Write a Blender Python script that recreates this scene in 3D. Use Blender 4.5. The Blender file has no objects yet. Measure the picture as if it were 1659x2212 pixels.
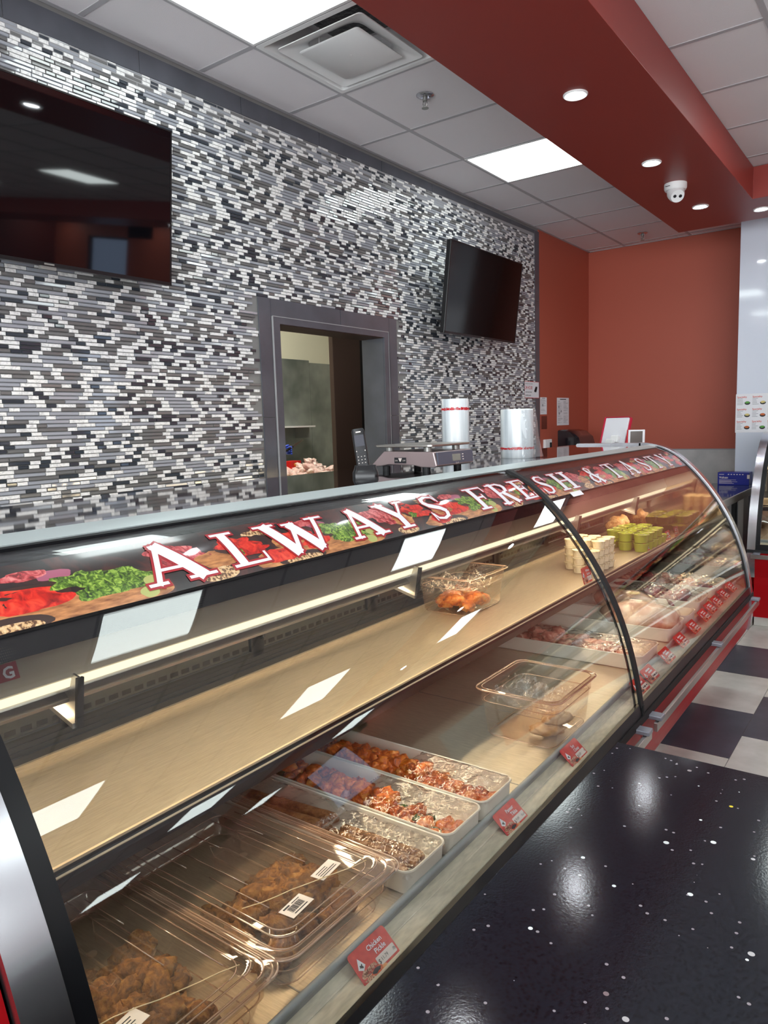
import bpy, bmesh, math, random
from mathutils import Vector, Matrix, Euler, noise
random.seed(7)
sc = bpy.context.scene
COL = sc.collection
H = 1.555          # height of the lens above the floor; all numbers below are measured from the lens

# ---------------------------------------------------------------- camera
cam_d = bpy.data.cameras.new('camera'); cam = bpy.data.objects.new('camera', cam_d); COL.objects.link(cam)
cam_d.sensor_fit = 'HORIZONTAL'; cam_d.sensor_width = 36.0; cam_d.lens = 36.0 * 1583.5 / 1659.0
cam_d.clip_start = 0.02; cam_d.clip_end = 60
yaw, pitch, roll = 0.635164276, -0.119006581, -0.0311460452
F_ = Vector((-math.sin(yaw) * math.cos(pitch), math.cos(yaw) * math.cos(pitch), math.sin(pitch)))
R0 = Vector((math.cos(yaw), math.sin(yaw), 0)); U0 = R0.cross(F_)
R_ = math.cos(roll) * R0 + math.sin(roll) * U0; U_ = -math.sin(roll) * R0 + math.cos(roll) * U0
M = Matrix((R_, U_, -F_)).transposed().to_4x4(); M.translation = Vector((0, 0, H)); cam.matrix_world = M
sc.camera = cam
# ---------------------------------------------------------------- view, world
sc.view_settings.view_transform = 'Standard'; sc.view_settings.look = 'None'
sc.view_settings.exposure = 1.0; sc.view_settings.gamma = 1.0; sc.view_settings.use_curve_mapping = False
sc.cycles.transparent_max_bounces = 32; sc.cycles.max_bounces = 10; sc.cycles.glossy_bounces = 5; sc.cycles.transmission_bounces = 6
sc.cycles.sample_clamp_indirect = 12.0; sc.cycles.caustics_reflective = False; sc.cycles.caustics_refractive = False
w = bpy.data.worlds.new('world'); sc.world = w; w.use_nodes = True
w.node_tree.nodes['Background'].inputs[0].default_value = (0.6, 0.7, 0.8, 1); w.node_tree.nodes['Background'].inputs[1].default_value = 0.15
PANEL = 5.5; SPOT = 40.0; STRIP = .75; TUBE_FILL = 26.0;  KITCHEN = 12.0; FRONT_FILL = 4.8

# ---------------------------------------------------------------- materials
def c(r, g, b): return tuple(((x / 255) / 12.92 if x <= 10 else (((x / 255) + .055) / 1.055) ** 2.4) for x in (r, g, b)) + (1.0,)
def mat(name, col=(.5, .5, .5, 1), rough=.5, metal=0.0, spec=.5, coat=0.0, emit=None, es=0.0, sss=0.0):
    m = bpy.data.materials.new(name); m.use_nodes = True; p = m.node_tree.nodes['Principled BSDF']
    p.inputs['Base Color'].default_value = col; p.inputs['Roughness'].default_value = rough
    p.inputs['Metallic'].default_value = metal; p.inputs['Specular IOR Level'].default_value = spec
    p.inputs['Coat Weight'].default_value = coat; p.inputs['Coat Roughness'].default_value = .08
    if emit: p.inputs['Emission Color'].default_value = emit; p.inputs['Emission Strength'].default_value = es
    return m
def N(m, t, **k):
    n = m.node_tree.nodes.new(t)
    for a, b in k.items():
        if a.startswith('i_'): n.inputs[a[2:].replace('_', ' ')].default_value = b
        else: setattr(n, a, b)
    return n
def L(m, a, b): m.node_tree.links.new(a, b)
def noisy(m, cols, scale=20, detail=4, bump=0.0, bscale=None, stretch=None, dist=0.0, rough=None, bdist=.01):
    """colour ramp over noise (object space) + bump"""
    p = m.node_tree.nodes['Principled BSDF']
    tc = N(m, 'ShaderNodeTexCoord'); src = tc.outputs['Object']
    if stretch:
        mp = N(m, 'ShaderNodeMapping'); mp.inputs['Scale'].default_value = stretch; L(m, src, mp.inputs['Vector']); src = mp.outputs[0]
    nz = N(m, 'ShaderNodeTexNoise'); nz.inputs['Scale'].default_value = scale; nz.inputs['Detail'].default_value = detail; nz.inputs['Distortion'].default_value = dist
    L(m, src, nz.inputs['Vector'])
    if cols:
        cr = N(m, 'ShaderNodeValToRGB'); e = cr.color_ramp.elements
        while len(e) < len(cols): e.new(.5)
        for i, (q, cc) in enumerate(cols): e[i].position = q; e[i].color = cc
        L(m, nz.outputs['Fac'], cr.inputs[0]); L(m, cr.outputs[0], p.inputs['Base Color'])
    if rough:
        mr = N(m, 'ShaderNodeMapRange'); mr.inputs['To Min'].default_value = rough[0]; mr.inputs['To Max'].default_value = rough[1]
        L(m, nz.outputs['Fac'], mr.inputs[0]); L(m, mr.outputs[0], p.inputs['Roughness'])
    if bump:
        nb = nz
        if bscale:
            nb = N(m, 'ShaderNodeTexNoise'); nb.inputs['Scale'].default_value = bscale; nb.inputs['Detail'].default_value = 3; L(m, src, nb.inputs['Vector'])
        b = N(m, 'ShaderNodeBump'); b.inputs['Strength'].default_value = bump; b.inputs['Distance'].default_value = bdist
        L(m, nb.outputs['Fac'], b.inputs['Height']); L(m, b.outputs[0], p.inputs['Normal'])
    return m
def clear(name, f0=.04, tint=(1, 1, 1, 1), rough=.0, bump=0.0, bscale=30, gain=1.0, body=None, bodyfac=0.0, gcol=(1, 1, 1, 1)):
    """thin clear sheet: transparent plus a grazing-angle mirror (Schlick)"""
    m = bpy.data.materials.new(name); m.use_nodes = True; nt = m.node_tree; nt.nodes.clear()
    out = N(m, 'ShaderNodeOutputMaterial'); tr = N(m, 'ShaderNodeBsdfTransparent'); tr.inputs[0].default_value = tint
    gl = N(m, 'ShaderNodeBsdfGlossy'); gl.inputs['Roughness'].default_value = rough; gl.inputs[0].default_value = gcol
    lw = N(m, 'ShaderNodeLayerWeight'); lw.inputs['Blend'].default_value = .5
    pw = N(m, 'ShaderNodeMath', operation='POWER'); pw.inputs[1].default_value = 5; L(m, lw.outputs['Facing'], pw.inputs[0])
    ma = N(m, 'ShaderNodeMath', operation='MULTIPLY_ADD'); ma.inputs[1].default_value = (1 - f0) * gain; ma.inputs[2].default_value = f0; ma.use_clamp = True; L(m, pw.outputs[0], ma.inputs[0])
    mx = N(m, 'ShaderNodeMixShader'); L(m, ma.outputs[0], mx.inputs[0]); L(m, gl.outputs[0], mx.inputs[2])
    base = tr.outputs[0]
    if body:
        df = N(m, 'ShaderNodeBsdfDiffuse'); df.inputs[0].default_value = body
        m2 = N(m, 'ShaderNodeMixShader'); m2.inputs[0].default_value = bodyfac; L(m, tr.outputs[0], m2.inputs[1]); L(m, df.outputs[0], m2.inputs[2]); base = m2.outputs[0]
    L(m, base, mx.inputs[1]); L(m, mx.outputs[0], out.inputs[0])
    if bump:
        tc = N(m, 'ShaderNodeTexCoord'); nz = N(m, 'ShaderNodeTexNoise'); nz.inputs['Scale'].default_value = bscale; nz.inputs['Detail'].default_value = 4
        b = N(m, 'ShaderNodeBump'); b.inputs['Strength'].default_value = bump; b.inputs['Distance'].default_value = .01
        L(m, tc.outputs['Object'], nz.inputs['Vector']); L(m, nz.outputs['Fac'], b.inputs['Height']); L(m, b.outputs[0], gl.inputs['Normal']); L(m, b.outputs[0], lw.inputs['Normal'])
    return m
def glow(name, col, s):
    m = bpy.data.materials.new(name); m.use_nodes = True; nt = m.node_tree; nt.nodes.clear()
    o = N(m, 'ShaderNodeOutputMaterial'); e = N(m, 'ShaderNodeEmission'); e.inputs[0].default_value = col; e.inputs[1].default_value = s; L(m, e.outputs[0], o.inputs[0]); return m

m_red_wall = noisy(mat('wall_paint', c(172, 84, 64), .55), None, 260, 2, .06, bdist=.002)
m_beam = noisy(mat('beam_paint', c(138, 48, 40), .42), None, 200, 2, .05, bdist=.002)
m_tilewall = noisy(mat('wainscot_tile', c(178, 176, 174), .3), [(.3, c(165, 163, 162)), (.7, c(192, 190, 188))], 5)
m_ceil = noisy(mat('ceiling_tile', c(228, 224, 227), .9), None, 300, 3, .35, bdist=.002)
m_tbar = mat('ceiling_bar', c(176, 174, 178), .6)
m_strip = noisy(mat('grey_tile', c(82, 84, 92), .16, spec=.4), [(.3, c(77, 79, 86)), (.7, c(88, 90, 98))], 6)
m_strip_d = mat('grout_pale', c(150, 150, 152), .8)
m_grout = mat('mosaic_grout', c(128, 127, 126), .85)
m_marble = noisy(mat('mosaic_marble', c(225, 224, 222), .35), [(.35, c(206, 206, 206)), (.5, c(234, 234, 233)), (.8, c(244, 244, 242))], 45, 5, dist=1.5)
m_gdark = mat('mosaic_dark_glass', c(58, 64, 72), .06, spec=.8)
m_gmid = mat('mosaic_mid_glass', c(112, 112, 112), .08, spec=.8)
m_glight = mat('mosaic_pale_glass', c(158, 162, 170), .05, spec=.8)
m_white = mat('white_paint', c(232, 232, 232), .45)
m_whitegloss = mat('white_gloss_panel', c(214, 220, 232), .06, spec=.6)
m_floorw = noisy(mat('floor_white', c(205, 204, 198), .22), [(.3, c(196, 195, 188)), (.7, c(214, 213, 207))], 9, 5)
m_floord = noisy(mat('floor_dark', c(76, 78, 90), .32), [(.3, c(68, 71, 82)), (.7, c(82, 85, 97))], 9, 5)
m_fgrout = mat('floor_grout', c(105, 104, 102), .8)
m_cream = mat('kitchen_cream', c(226, 224, 200), .6)
m_brown = mat('brown_door', c(74, 54, 46), .6)
m_black = mat('black_plastic', c(20, 21, 24), .28)
m_gasket = mat('black_gasket', c(14, 15, 18), .34, spec=.35)
m_blackm = mat('black_matt', c(16, 16, 18), .6)
m_rubber = mat('rubber', c(40, 38, 36), .7)
m_red = mat('case_red', c(166, 8, 18), .36, spec=.2)
m_chrome = noisy(mat('polished_steel', c(205, 206, 212), .24, 1.0), None, 12, 2, .08, stretch=(1, 1, .2), bdist=.004)
m_bracket = mat('bracket_grey', c(140, 142, 152), .35, .4)
m_steel = noisy(mat('brushed_steel', c(184, 180, 174), .34, 1.0), None, 90, 3, .10, stretch=(6, .25, 6), bdist=.001, rough=(.26, .42))
m_canopy = noisy(mat('canopy_steel', c(158, 148, 130), .34, .45), None, 90, 3, .10, stretch=(6, .25, 6), bdist=.001, rough=(.26, .42))
m_kit_steel = noisy(mat('kitchen_steel', c(150, 156, 150), .32, .5), [(.3, c(96, 104, 100)), (.7, c(172, 178, 172))], 2.2, 3, .2, bdist=.01)
m_topsteel = mat('top_steel', c(150, 156, 160), .035, 1.0)
m_trim = mat('satin_trim', c(196, 208, 208), .32, .35)
m_shelf = noisy(mat('shelf_steel', c(170, 156, 134), .36, .5), [(.3, c(158, 145, 124)), (.7, c(182, 168, 146))], 60, 4, .18, stretch=(8, .4, 8), bdist=.001, rough=(.28, .46))
m_deck = noisy(mat('deck_steel', c(196, 184, 160), .34, .4), [(.3, c(184, 172, 150)), (.7, c(208, 196, 172))], 60, 4, .22, stretch=(.5, 6, 6), bdist=.001, rough=(.25, .45))
m_ledge = noisy(mat('ledge_steel', c(204, 198, 178), .36, .2), [(.3, c(192, 186, 166)), (.7, c(222, 214, 192))], 30, 4, .12, stretch=(4, 1, 4), bdist=.001)
m_cream_ch = mat('cream_channel', c(214, 190, 156), .35)
m_bluerail = mat('rail_vinyl', c(150, 156, 156), .3)
m_inner = noisy(mat('inner_steel', c(170, 150, 132), .22, .85), None, 8, 3, .12, bdist=.01)
m_mirror = noisy(mat('end_mirror', c(196, 180, 158), .05, 1.0), None, 5, 2, .1, bdist=.004)
m_louver = mat('louver_steel', c(150, 150, 146), .4, .5)
m_glass = clear('case_glass', .034, (.97, .975, .965, 1), .0)
m_doorglass = clear('rear_door_glass', .03, (.72, .73, .72, 1), .02)
m_edge = clear('glass_black_edge', .05, (.25, .25, .27, 1), .02)
m_poly = clear('clear_polycarbonate', .05, (.95, .90, .85, 1), .03, body=c(236, 214, 190), bodyfac=.05, gain=1.2)
m_lid = clear('clear_lid', .05, (.96, .92, .88, 1), .04, body=c(226, 196, 170), bodyfac=.09, gain=1.0)
m_film = clear('cling_film', .09, (.98, .97, .96, 1), .06, bump=1.0, bscale=26, gain=1.6)
m_bagroll = noisy(mat('bag_roll', c(214, 220, 224), .3, spec=.6, coat=.4), [(.3, c(176, 186, 192)), (.5, c(208, 216, 220)), (.7, c(232, 238, 240))], 34, 3, .3, stretch=(1, 1, .06))
m_sheer = clear('loose_bag_film', .08, (.93, .95, .96, 1), .1, bump=.6, bscale=30, body=c(225, 230, 232), bodyfac=.16)
m_redink = mat('red_print', c(190, 24, 34), .4)
m_screen = mat('tv_screen', c(8, 8, 11), .035, spec=.55)
m_screen_b = mat('tv_screen_satin', c(8, 6, 6), .10, spec=.3)
m_bezel = mat('tv_bezel', c(14, 14, 16), .3)
m_panel = glow('light_panel', (.90, 1.0, .985, 1), PANEL)
m_spot = glow('downlight_glow', (.92, .96, 1.0, 1), SPOT)
m_led = glow('case_strip_glow', (1.0, .86, .58, 1), STRIP)
m_tray = mat('cream_tray', c(238, 230, 214), .28)
m_paper = mat('paper', c(226, 226, 230), .7)
m_ink = mat('ink_black', c(30, 30, 34), .6)
m_inkg = mat('ink_grey', c(140, 140, 146), .7)
m_card = noisy(mat('card_red', c(206, 52, 42), .25), [(.3, c(190, 34, 32)), (.62, c(214, 62, 48)), (.8, c(226, 92, 66))], 60, 3)
m_cardw = mat('card_label', c(236, 224, 216), .35)
m_scale = mat('scale_grey', c(178, 160, 160), .3, .6)
m_scalepanel = mat('scale_panel', c(84, 88, 102), .35)
m_lcd = mat('lcd', c(132, 134, 126), .25)
m_blue = mat('blue_carton', c(18, 34, 140), .35)
m_glove = mat('blue_glove', c(46, 74, 190), .4)
m_skin = mat('skin', c(176, 120, 92), .5)
m_cloth = mat('dark_cloth', c(36, 38, 44), .85)

# ---------------------------------------------------------------- mesh builder
class B:
    def __init__(s): s.v = []; s.f = []; s.mi = []; s.T = None
    def add(s, vs, fs, mi=0):
        o = len(s.v)
        for p in vs:
            p = Vector(p); s.v.append(s.T(p) if s.T else p)
        for f in fs: s.f.append([o + i for i in f]); s.mi.append(mi)
        return s
    def box(s, x0, x1, y0, y1, z0, z1, mi=0):
        return s.add([(x0, y0, z0), (x1, y0, z0), (x1, y1, z0), (x0, y1, z0), (x0, y0, z1), (x1, y0, z1), (x1, y1, z1), (x0, y1, z1)],
                     [(0, 3, 2, 1), (4, 5, 6, 7), (0, 1, 5, 4), (1, 2, 6, 5), (2, 3, 7, 6), (3, 0, 4, 7)], mi)
    def obox(s, ctr, size, rot, mi=0):
        R = rot if isinstance(rot, Matrix) else Euler(rot).to_matrix(); a, b, d = [q / 2 for q in size]
        vs = [Vector(ctr) + R @ Vector(q) for q in ((-a, -b, -d), (a, -b, -d), (a, b, -d), (-a, b, -d), (-a, -b, d), (a, -b, d), (a, b, d), (-a, b, d))]
        return s.add(vs, [(0, 3, 2, 1), (4, 5, 6, 7), (0, 1, 5, 4), (1, 2, 6, 5), (2, 3, 7, 6), (3, 0, 4, 7)], mi)
    def loft(s, loops, closed=True, cap0=True, cap1=True, mi=0):
        n = len(loops[0]); vs = [p for l in loops for p in l]; fs = []
        for k in range(len(loops) - 1):
            for i in range(n if closed else n - 1):
                j = (i + 1) % n; fs.append((k * n + i, k * n + j, (k + 1) * n + j, (k + 1) * n + i))
        if cap0: fs.append(tuple(range(n))[::-1])
        if cap1: fs.append(tuple(range((len(loops) - 1) * n, len(loops) * n)))
        return s.add(vs, fs, mi)
    def extr(s, poly, y0, y1, mi=0, ny=1):
        """poly: (x,z) list, extruded along y"""
        return s.loft([[(x, y0 + (y1 - y0) * k / ny, z) for x, z in poly] for k in range(ny + 1)], mi=mi)
    def cyl(s, p, r, h, n=24, axis='z', mi=0, r2=None):
        r2 = r if r2 is None else r2; ls = []
        for q, rr in ((0, r), (h, r2)):
            l = []
            for i in range(n):
                a = 2 * math.pi * i / n; u, v = rr * math.cos(a), rr * math.sin(a)
                l.append(Vector(p) + Vector({'z': (u, v, q), 'x': (q, u, v), 'y': (u, q, v)}[axis]))
            ls.append(l)
        return s.loft(ls, mi=mi)
    def lathe(s, p, prof, n=28, mi=0, cap=True):
        return s.loft([[(p[0] + r * math.cos(2 * math.pi * i / n), p[1] + r * math.sin(2 * math.pi * i / n), p[2] + z) for i in range(n)] for r, z in prof], cap0=cap, cap1=cap, mi=mi)
    def tube(s, pts, r, n=8, mi=0):
        pts = [Vector(p) for p in pts]; ls = []
        for i, p in enumerate(pts):
            d = (pts[min(i + 1, len(pts) - 1)] - pts[max(i - 1, 0)]).normalized()
            u = d.cross(Vector((0, 0, 1)));
            if u.length < .01: u = d.cross(Vector((0, 1, 0)))
            u.normalize(); v = d.cross(u); rr = r[i] if isinstance(r, (list, tuple)) else r
            ls.append([p + rr * (math.cos(2 * math.pi * k / n) * u + math.sin(2 * math.pi * k / n) * v) for k in range(n)])
        return s.loft(ls, mi=mi)
def rr(x0, x1, y0, y1, r, z, n=5):
    pts = []
    for cx_, cy_, a0 in ((x1 - r, y1 - r, 0), (x0 + r, y1 - r, 90), (x0 + r, y0 + r, 180), (x1 - r, y0 + r, 270)):
        for k in range(n + 1):
            a = math.radians(a0 + 90 * k / n); pts.append((cx_ + r * math.cos(a), cy_ + r * math.sin(a), z))
    return pts
def obj(name, b, mats, parent=None, origin=None, smooth=False, bevel=0.0, kind=None, label=None, world=False):
    """link one mesh; coordinates are measured from the lens, the origin is set at the parent's base"""
    if not isinstance(mats, (list, tuple)): mats = [mats]
    if parent is not None: org = Vector(parent['_o'])
    elif origin is not None: org = Vector(origin)
    else:
        xs = [p.x for p in b.v]; ys = [p.y for p in b.v]; zs = [p.z for p in b.v]
        org = Vector(((min(xs) + max(xs)) / 2, (min(ys) + max(ys)) / 2, min(zs)))
    me = bpy.data.meshes.new(name); me.from_pydata([tuple(p - org) for p in b.v], [], b.f)
    for m in mats: me.materials.append(m)
    me.polygons.foreach_set('material_index', b.mi)
    bm = bmesh.new(); bm.from_mesh(me); bmesh.ops.recalc_face_normals(bm, faces=bm.faces); bm.to_mesh(me); bm.free()
    if smooth: me.polygons.foreach_set('use_smooth', [True] * len(me.polygons)); 
    if smooth:
        for pl in me.polygons:
            if len(pl.vertices) > 8: pl.use_smooth = False
    if smooth == 'a': me.set_sharp_from_angle(angle=math.radians(35))
    me.update()
    o = bpy.data.objects.new(name, me); COL.objects.link(o)
    if parent is not None: o.parent = parent
    else: o.location = org + Vector((0, 0, H))
    o['_o'] = tuple(org)
    if bevel:
        bv = o.modifiers.new('edge', 'BEVEL'); bv.width = bevel; bv.segments = 2; bv.limit_method = 'ANGLE'; bv.harden_normals = False
    if kind: o['kind'] = kind
    if label: o['label'] = label
    return o
def tag(o, label, cat, group=None):
    o['label'] = label; o['category'] = cat
    if group: o['group'] = group
    return o
def thing(name, label, cat, p, group=None):
    o = bpy.data.objects.new(name, None); COL.objects.link(o); o.location = Vector(p) + Vector((0, 0, H)); o['_o'] = tuple(p)
    o.empty_display_size = .05
    return tag(o, label, cat, group)
def dup(root, loc, rotz=0.0, label=None, group=None, scale=None):
    def cp(o, par):
        q = o.copy(); COL.objects.link(q)
        if par is not None: q.parent = par
        for ch in list(o.children): cp(ch, q)
        return q
    r = cp(root, None); r.location = Vector(loc) + Vector((0, 0, H)); r.rotation_euler = (0, 0, rotz)
    if label: r['label'] = label
    if group: r['group'] = group
    if scale: r.scale = scale
    return r
_tc = {}
def text2d(s, size=1.0, bold=0.0, spacing=1.0):
    """flat mesh of a line of writing: (verts2d, faces, width)"""
    k = (s, bold, spacing)
    if k not in _tc:
        cu = bpy.data.curves.new('w', 'FONT'); cu.body = s; cu.size = 1; cu.resolution_u = 2; cu.offset = bold; cu.space_character = spacing
        ob = bpy.data.objects.new('w', cu); me = bpy.data.meshes.new_from_object(ob)
        vs = [(v.co.x, v.co.y) for v in me.vertices]; fs = [tuple(p.vertices) for p in me.polygons]
        bpy.data.objects.remove(ob); bpy.data.curves.remove(cu); bpy.data.meshes.remove(me)
        _tc[k] = (vs, fs, max([v[0] for v in vs] or [0]))
    vs, fs, wd = _tc[k]; return [(x * size, y * size) for x, y in vs], fs, wd * size
def write(b, s, org, ux, uy, size, mi=0, align='l', bold=0.0, depth=.0004, sx=1.0):
    """letters as thin solids standing on a surface: org + ux*x + uy*y"""
    vs, fs, wd = text2d(s, size, bold); ox = {'l': 0, 'c': -wd / 2, 'r': -wd}[align]
    ux = Vector(ux).normalized(); uy = Vector(uy).normalized(); n = ux.cross(uy)
    b.add([Vector(org) + ux * (x + ox) * sx + uy * y + n * depth for x, y in vs], fs, mi)
def quadon(b, org, ux, uy, x0, x1, y0, y1, mi=0, d=.0003):
    ux = Vector(ux).normalized(); uy = Vector(uy).normalized(); n = ux.cross(uy); o = Vector(org)
    vs = [o + ux * x + uy * y + n * e for e in (0, d) for x, y in ((x0, y0), (x1, y0), (x1, y1), (x0, y1))]
    b.add(vs, [(0, 3, 2, 1), (4, 5, 6, 7), (0, 1, 5, 4), (1, 2, 6, 5), (2, 3, 7, 6), (3, 0, 4, 7)], mi)
def discon(b, org, ux, uy, cx_, cy_, rx, ry, mi=0, n=20, d=.0003, wob=0.0, seed=0):
    ux = Vector(ux).normalized(); uy = Vector(uy).normalized(); nn = ux.cross(uy); o = Vector(org); ls = []
    for e in (0, d):
        l = []
        for i in range(n):
            a = 2 * math.pi * i / n; k = 1 + wob * noise.noise(Vector((math.cos(a) * 2, math.sin(a) * 2, seed * 3.1)))
            l.append(o + ux * (cx_ + rx * k * math.cos(a)) + uy * (cy_ + ry * k * math.sin(a)) + nn * e)
        ls.append(l)
    b.loft(ls, mi=mi)
# ================================================================ THE ROOM
ZF, ZC, XW, YB = -1.555, 1.662, -2.822, 7.458
gx = lambda k: -2.447 + .61 * k
gy = lambda k: 2.463 + .61 * k
def S(o): o['kind'] = 'structure'; return o
# floor: real tiles in a half-offset checker
b = B(); b.box(-6.2, 7.6, -3.2, 8.4, ZF - .06, ZF - .002, 0)
xs = [(-2.8, -2.172, .303), (-2.172, -1.566, 0), (-1.566, -.958, .303), (-.958, -.646, 0)] + [(-.646 + .606 * i, -.646 + .606 * (i + 1), .29 if i % 2 == 0 else 0) for i in range(13)]
for ci, (x0, x1, off) in enumerate(xs):
    for k in range(-11, 8):
        y0 = 3.457 + off + .606 * k; y1 = min(y0 + .606, 7.44)
        if y0 > 7.4: continue
        dark = (k % 2 == 0)
        b.box(x0 + .0015, x1 - .0015, y0 + .0015, y1 - .0015, ZF - .002, ZF, 2 if dark else 1)
S(obj('floor', b, [m_fgrout, m_floorw, m_floord]))
# ceiling: slab, grid bars, lay-in tiles
lights = [(gx(0), gy(-1)), (gx(0), gy(3)), (gx(0), gy(-5))] + [(gx(3 + 4 * i), gy(-1 + 4 * j)) for i in range(4) for j in range(-1, 3)]
lights = [q for q in lights if q[1] < 7]
vent = (gx(0), gy(0))
b = B(); b.box(-2.98, 7.6, -3.2, 7.6, ZC + .16, ZC + .2, 0)
nx0, nx1, ny0, ny1 = -1, 16, -9, 9
def is_open(i, j):
    x, y = gx(i), gy(j)
    return any(abs(x - a) < .01 and abs(y - b_) < .01 for a, b_ in lights + [vent])
for i in range(nx0, nx1):
    for j in range(ny0, ny1):
        if is_open(i, j): continue
        x0, x1, y0, y1 = max(gx(i), XW) , min(gx(i + 1), 7.6), gy(j), min(gy(j + 1), YB)
        if y0 > YB: continue
        b.box(x0 + .008, x1 - .008, y0 + .008, y1 - .008, ZC + .001, ZC + .03, 0)
for i in range(nx0 + 1, nx1 + 1): b.box(gx(i) - .012, gx(i) + .012, -3.1, YB, ZC - .002, ZC + .012, 1)
for j in range(ny0, ny1 + 1):
    if gy(j) < YB: b.box(XW, 7.6, gy(j) - .012, gy(j) + .012, ZC - .0015, ZC + .0115, 1)
b.box(XW, XW + .022, -3.1, YB, ZC - .003, ZC + .02, 1); b.box(XW, 7.5, YB - .022, YB, ZC - .003, ZC + .02, 1)
S(obj('ceiling', b, [m_ceil, m_tbar]))
# walls
DY0, DY1, DZ = 2.926, 3.876, .551      # pass-through opening
b = B()
b.box(XW - .16, XW - .006, -3.2, DY0, ZF, ZC + .2, 0); b.box(XW - .16, XW - .006, DY1, 6.25, ZF, ZC + .2, 0)
b.box(XW - .16, XW - .006, DY0, DY1, DZ, ZC + .2, 0); b.box(XW - .16, XW - .006, DY0, DY1, ZF, -.62, 0)
b.box(XW - .16, XW + .002, 6.25, 7.6, -.33, ZC + .2, 1); b.box(XW - .16, XW + .004, 6.25, 7.6, ZF, -.335, 2)
S(obj('wall_left', b, [m_grout, m_red_wall, m_tilewall]))
b = B(); b.box(XW, 4.2, YB, YB + .15, -.33, ZC + .2, 0); b.box(XW, 4.2, YB - .002, YB + .15, ZF, -.335, 1)
b.box(XW, -1.30, YB - .006, YB, -.335, -.325, 2)
b.box(4.2, 5.4, YB, YB + .15, ZF, ZC + .2, 0); b.box(4.75, 6.5, YB, YB + .15, ZF, -.3, 0); b.box(4.75, 6.5, YB, YB + .15, 1.42, ZC + .2, 0); b.box(6.5, 7.6, YB, YB + .15, ZF, ZC + .2, 0)
S(obj('wall_back', b, [m_red_wall, m_tilewall, m_strip_d]))
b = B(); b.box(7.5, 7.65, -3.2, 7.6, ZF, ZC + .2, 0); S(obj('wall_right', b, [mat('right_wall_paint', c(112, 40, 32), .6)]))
b = B(); b.box(-2.98, -2.4, -3.3, -3.2, ZF, ZC + .2, 0); b.box(-2.4, 7.6, -3.3, -3.2, 1.25, ZC + .2, 0); b.box(-2.4, 7.6, -3.3, -3.2, ZF, -1.3, 0); S(obj('wall_front', b, [mat('front_wall_paint', c(150, 140, 136), .6)]))
b = B()
for k in range(7): b.box(-2.4 + k * 1.65, -2.34 + k * 1.65, -3.28, -3.22, -1.3, 1.25)
b.box(-2.4, 7.56, -3.28, -3.22, -1.3, -1.24); b.box(-2.4, 7.56, -3.28, -3.22, 1.19, 1.25)
wf = S(obj('fill_window', b, m_louver))  # unseen window front, added as a fill light behind the camera
b = B(); b.box(-2.4, 7.5, -3.27, -3.26, -1.3, 1.25); obj('glowing_pane', b, glow('front_fill_glow', (.93, .97, 1.0, 1), FRONT_FILL), wf)  # glowing sheet added to brighten the ceiling and the room
# daylit shop window in the back wall (seen only as reflections in TV and glass)
b = B()
for z0, z1 in ((-.3, -.27), (1.39, 1.42)): b.box(4.75, 6.5, YB + .02, YB + .1, z0, z1)
for x0 in (4.75, 6.47): b.box(x0, x0 + .03, YB + .02, YB + .1, -.3, 1.42)
wn = S(obj('window_1', b, m_blackm))
b = B(); b.box(4.75, 6.5, YB + .08, YB + .09, -.3, 1.42); obj('glowing_pane', b, glow('street_daylight', (.42, .55, .80, 1), 1.1), wn)
# white gloss cladding at the end of the back wall
b = B(); b.box(-1.298, -.95, 6.862, YB - .004, ZF, ZC - .004, 0)
S(obj('wall_cladding', b, m_whitegloss, bevel=.002))
# red bulkhead beam, L-shaped
b = B(); poly = [(-1.655, -3.2), (-1.015, -3.2), (-1.015, 5.73), (7.5, 5.73), (7.5, 6.335), (-1.655, 6.335)]
b.loft([[(x, y, z) for x, y in poly] for z in (1.449, 1.659)])
S(obj('beam_1', b, m_beam, bevel=.002))
# grey tile border strip above and beside the mosaic
b = B(); y = -2.6
for k in range(16):
    y1 = min(y + .592, 6.165); zb = lambda q: 1.512 + .0165 * q
    b.loft([[(XW - .012, y + .002, zb(y)), (XW + .004, y + .002, zb(y)), (XW + .004, y + .002, 1.6395), (XW - .012, y + .002, 1.6395)],
            [(XW - .012, y1 - .002, zb(y1)), (XW + .004, y1 - .002, zb(y1)), (XW + .004, y1 - .002, 1.6395), (XW - .012, y1 - .002, 1.6395)]], mi=0)
    y = y1
    if y > 6.16: break
z = 1.6395
for k in range(5): b.box(XW - .012, XW + .005, 6.165, 6.252, max(z - .6, -1.0) + .002, z, 0); z -= .6
b.box(XW - .012, XW, -2.6, 6.25, 1.49, 1.64, 1)
S(obj('trim_1', b, [m_strip, m_strip_d]))
# tile frame of the pass-through: outer band, raised inner band, reveal
b = B(); oy0, oy1, oz = 2.778, 4.021, .679
b.box(XW, XW + .006, oy0 + .09, 3.445, .588, oz, 0); b.box(XW, XW + .006, 3.449, oy1 - .085, .588, oz, 0)
for ya, yb in ((oy0, oy0 + .088), (oy1 - .083, oy1)):
    b.box(XW, XW + .006, ya, yb, .057, oz, 0); b.box(XW, XW + .006, ya, yb, -.56, .053, 0)
b.box(XW - .01, XW + .002, oy0 + .001, oy1 - .001, -.7, oz - .001, 1) if False else None
b.box(XW, XW + .012, DY0 - .05, DY1 + .043, .551, .586, 0)
b.box(XW, XW + .012, DY0 - .05, DY0, -.62, .551, 0); b.box(XW, XW + .012, DY1, DY1 + .043, -.62, .551, 0)
b.box(XW + .001, XW + .0135, DY0 - .053, DY1 + .046, .586, .590, 1); b.box(XW + .001, XW + .0135, DY0 - .053, DY0 - .05, -.6, .586, 1)
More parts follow.
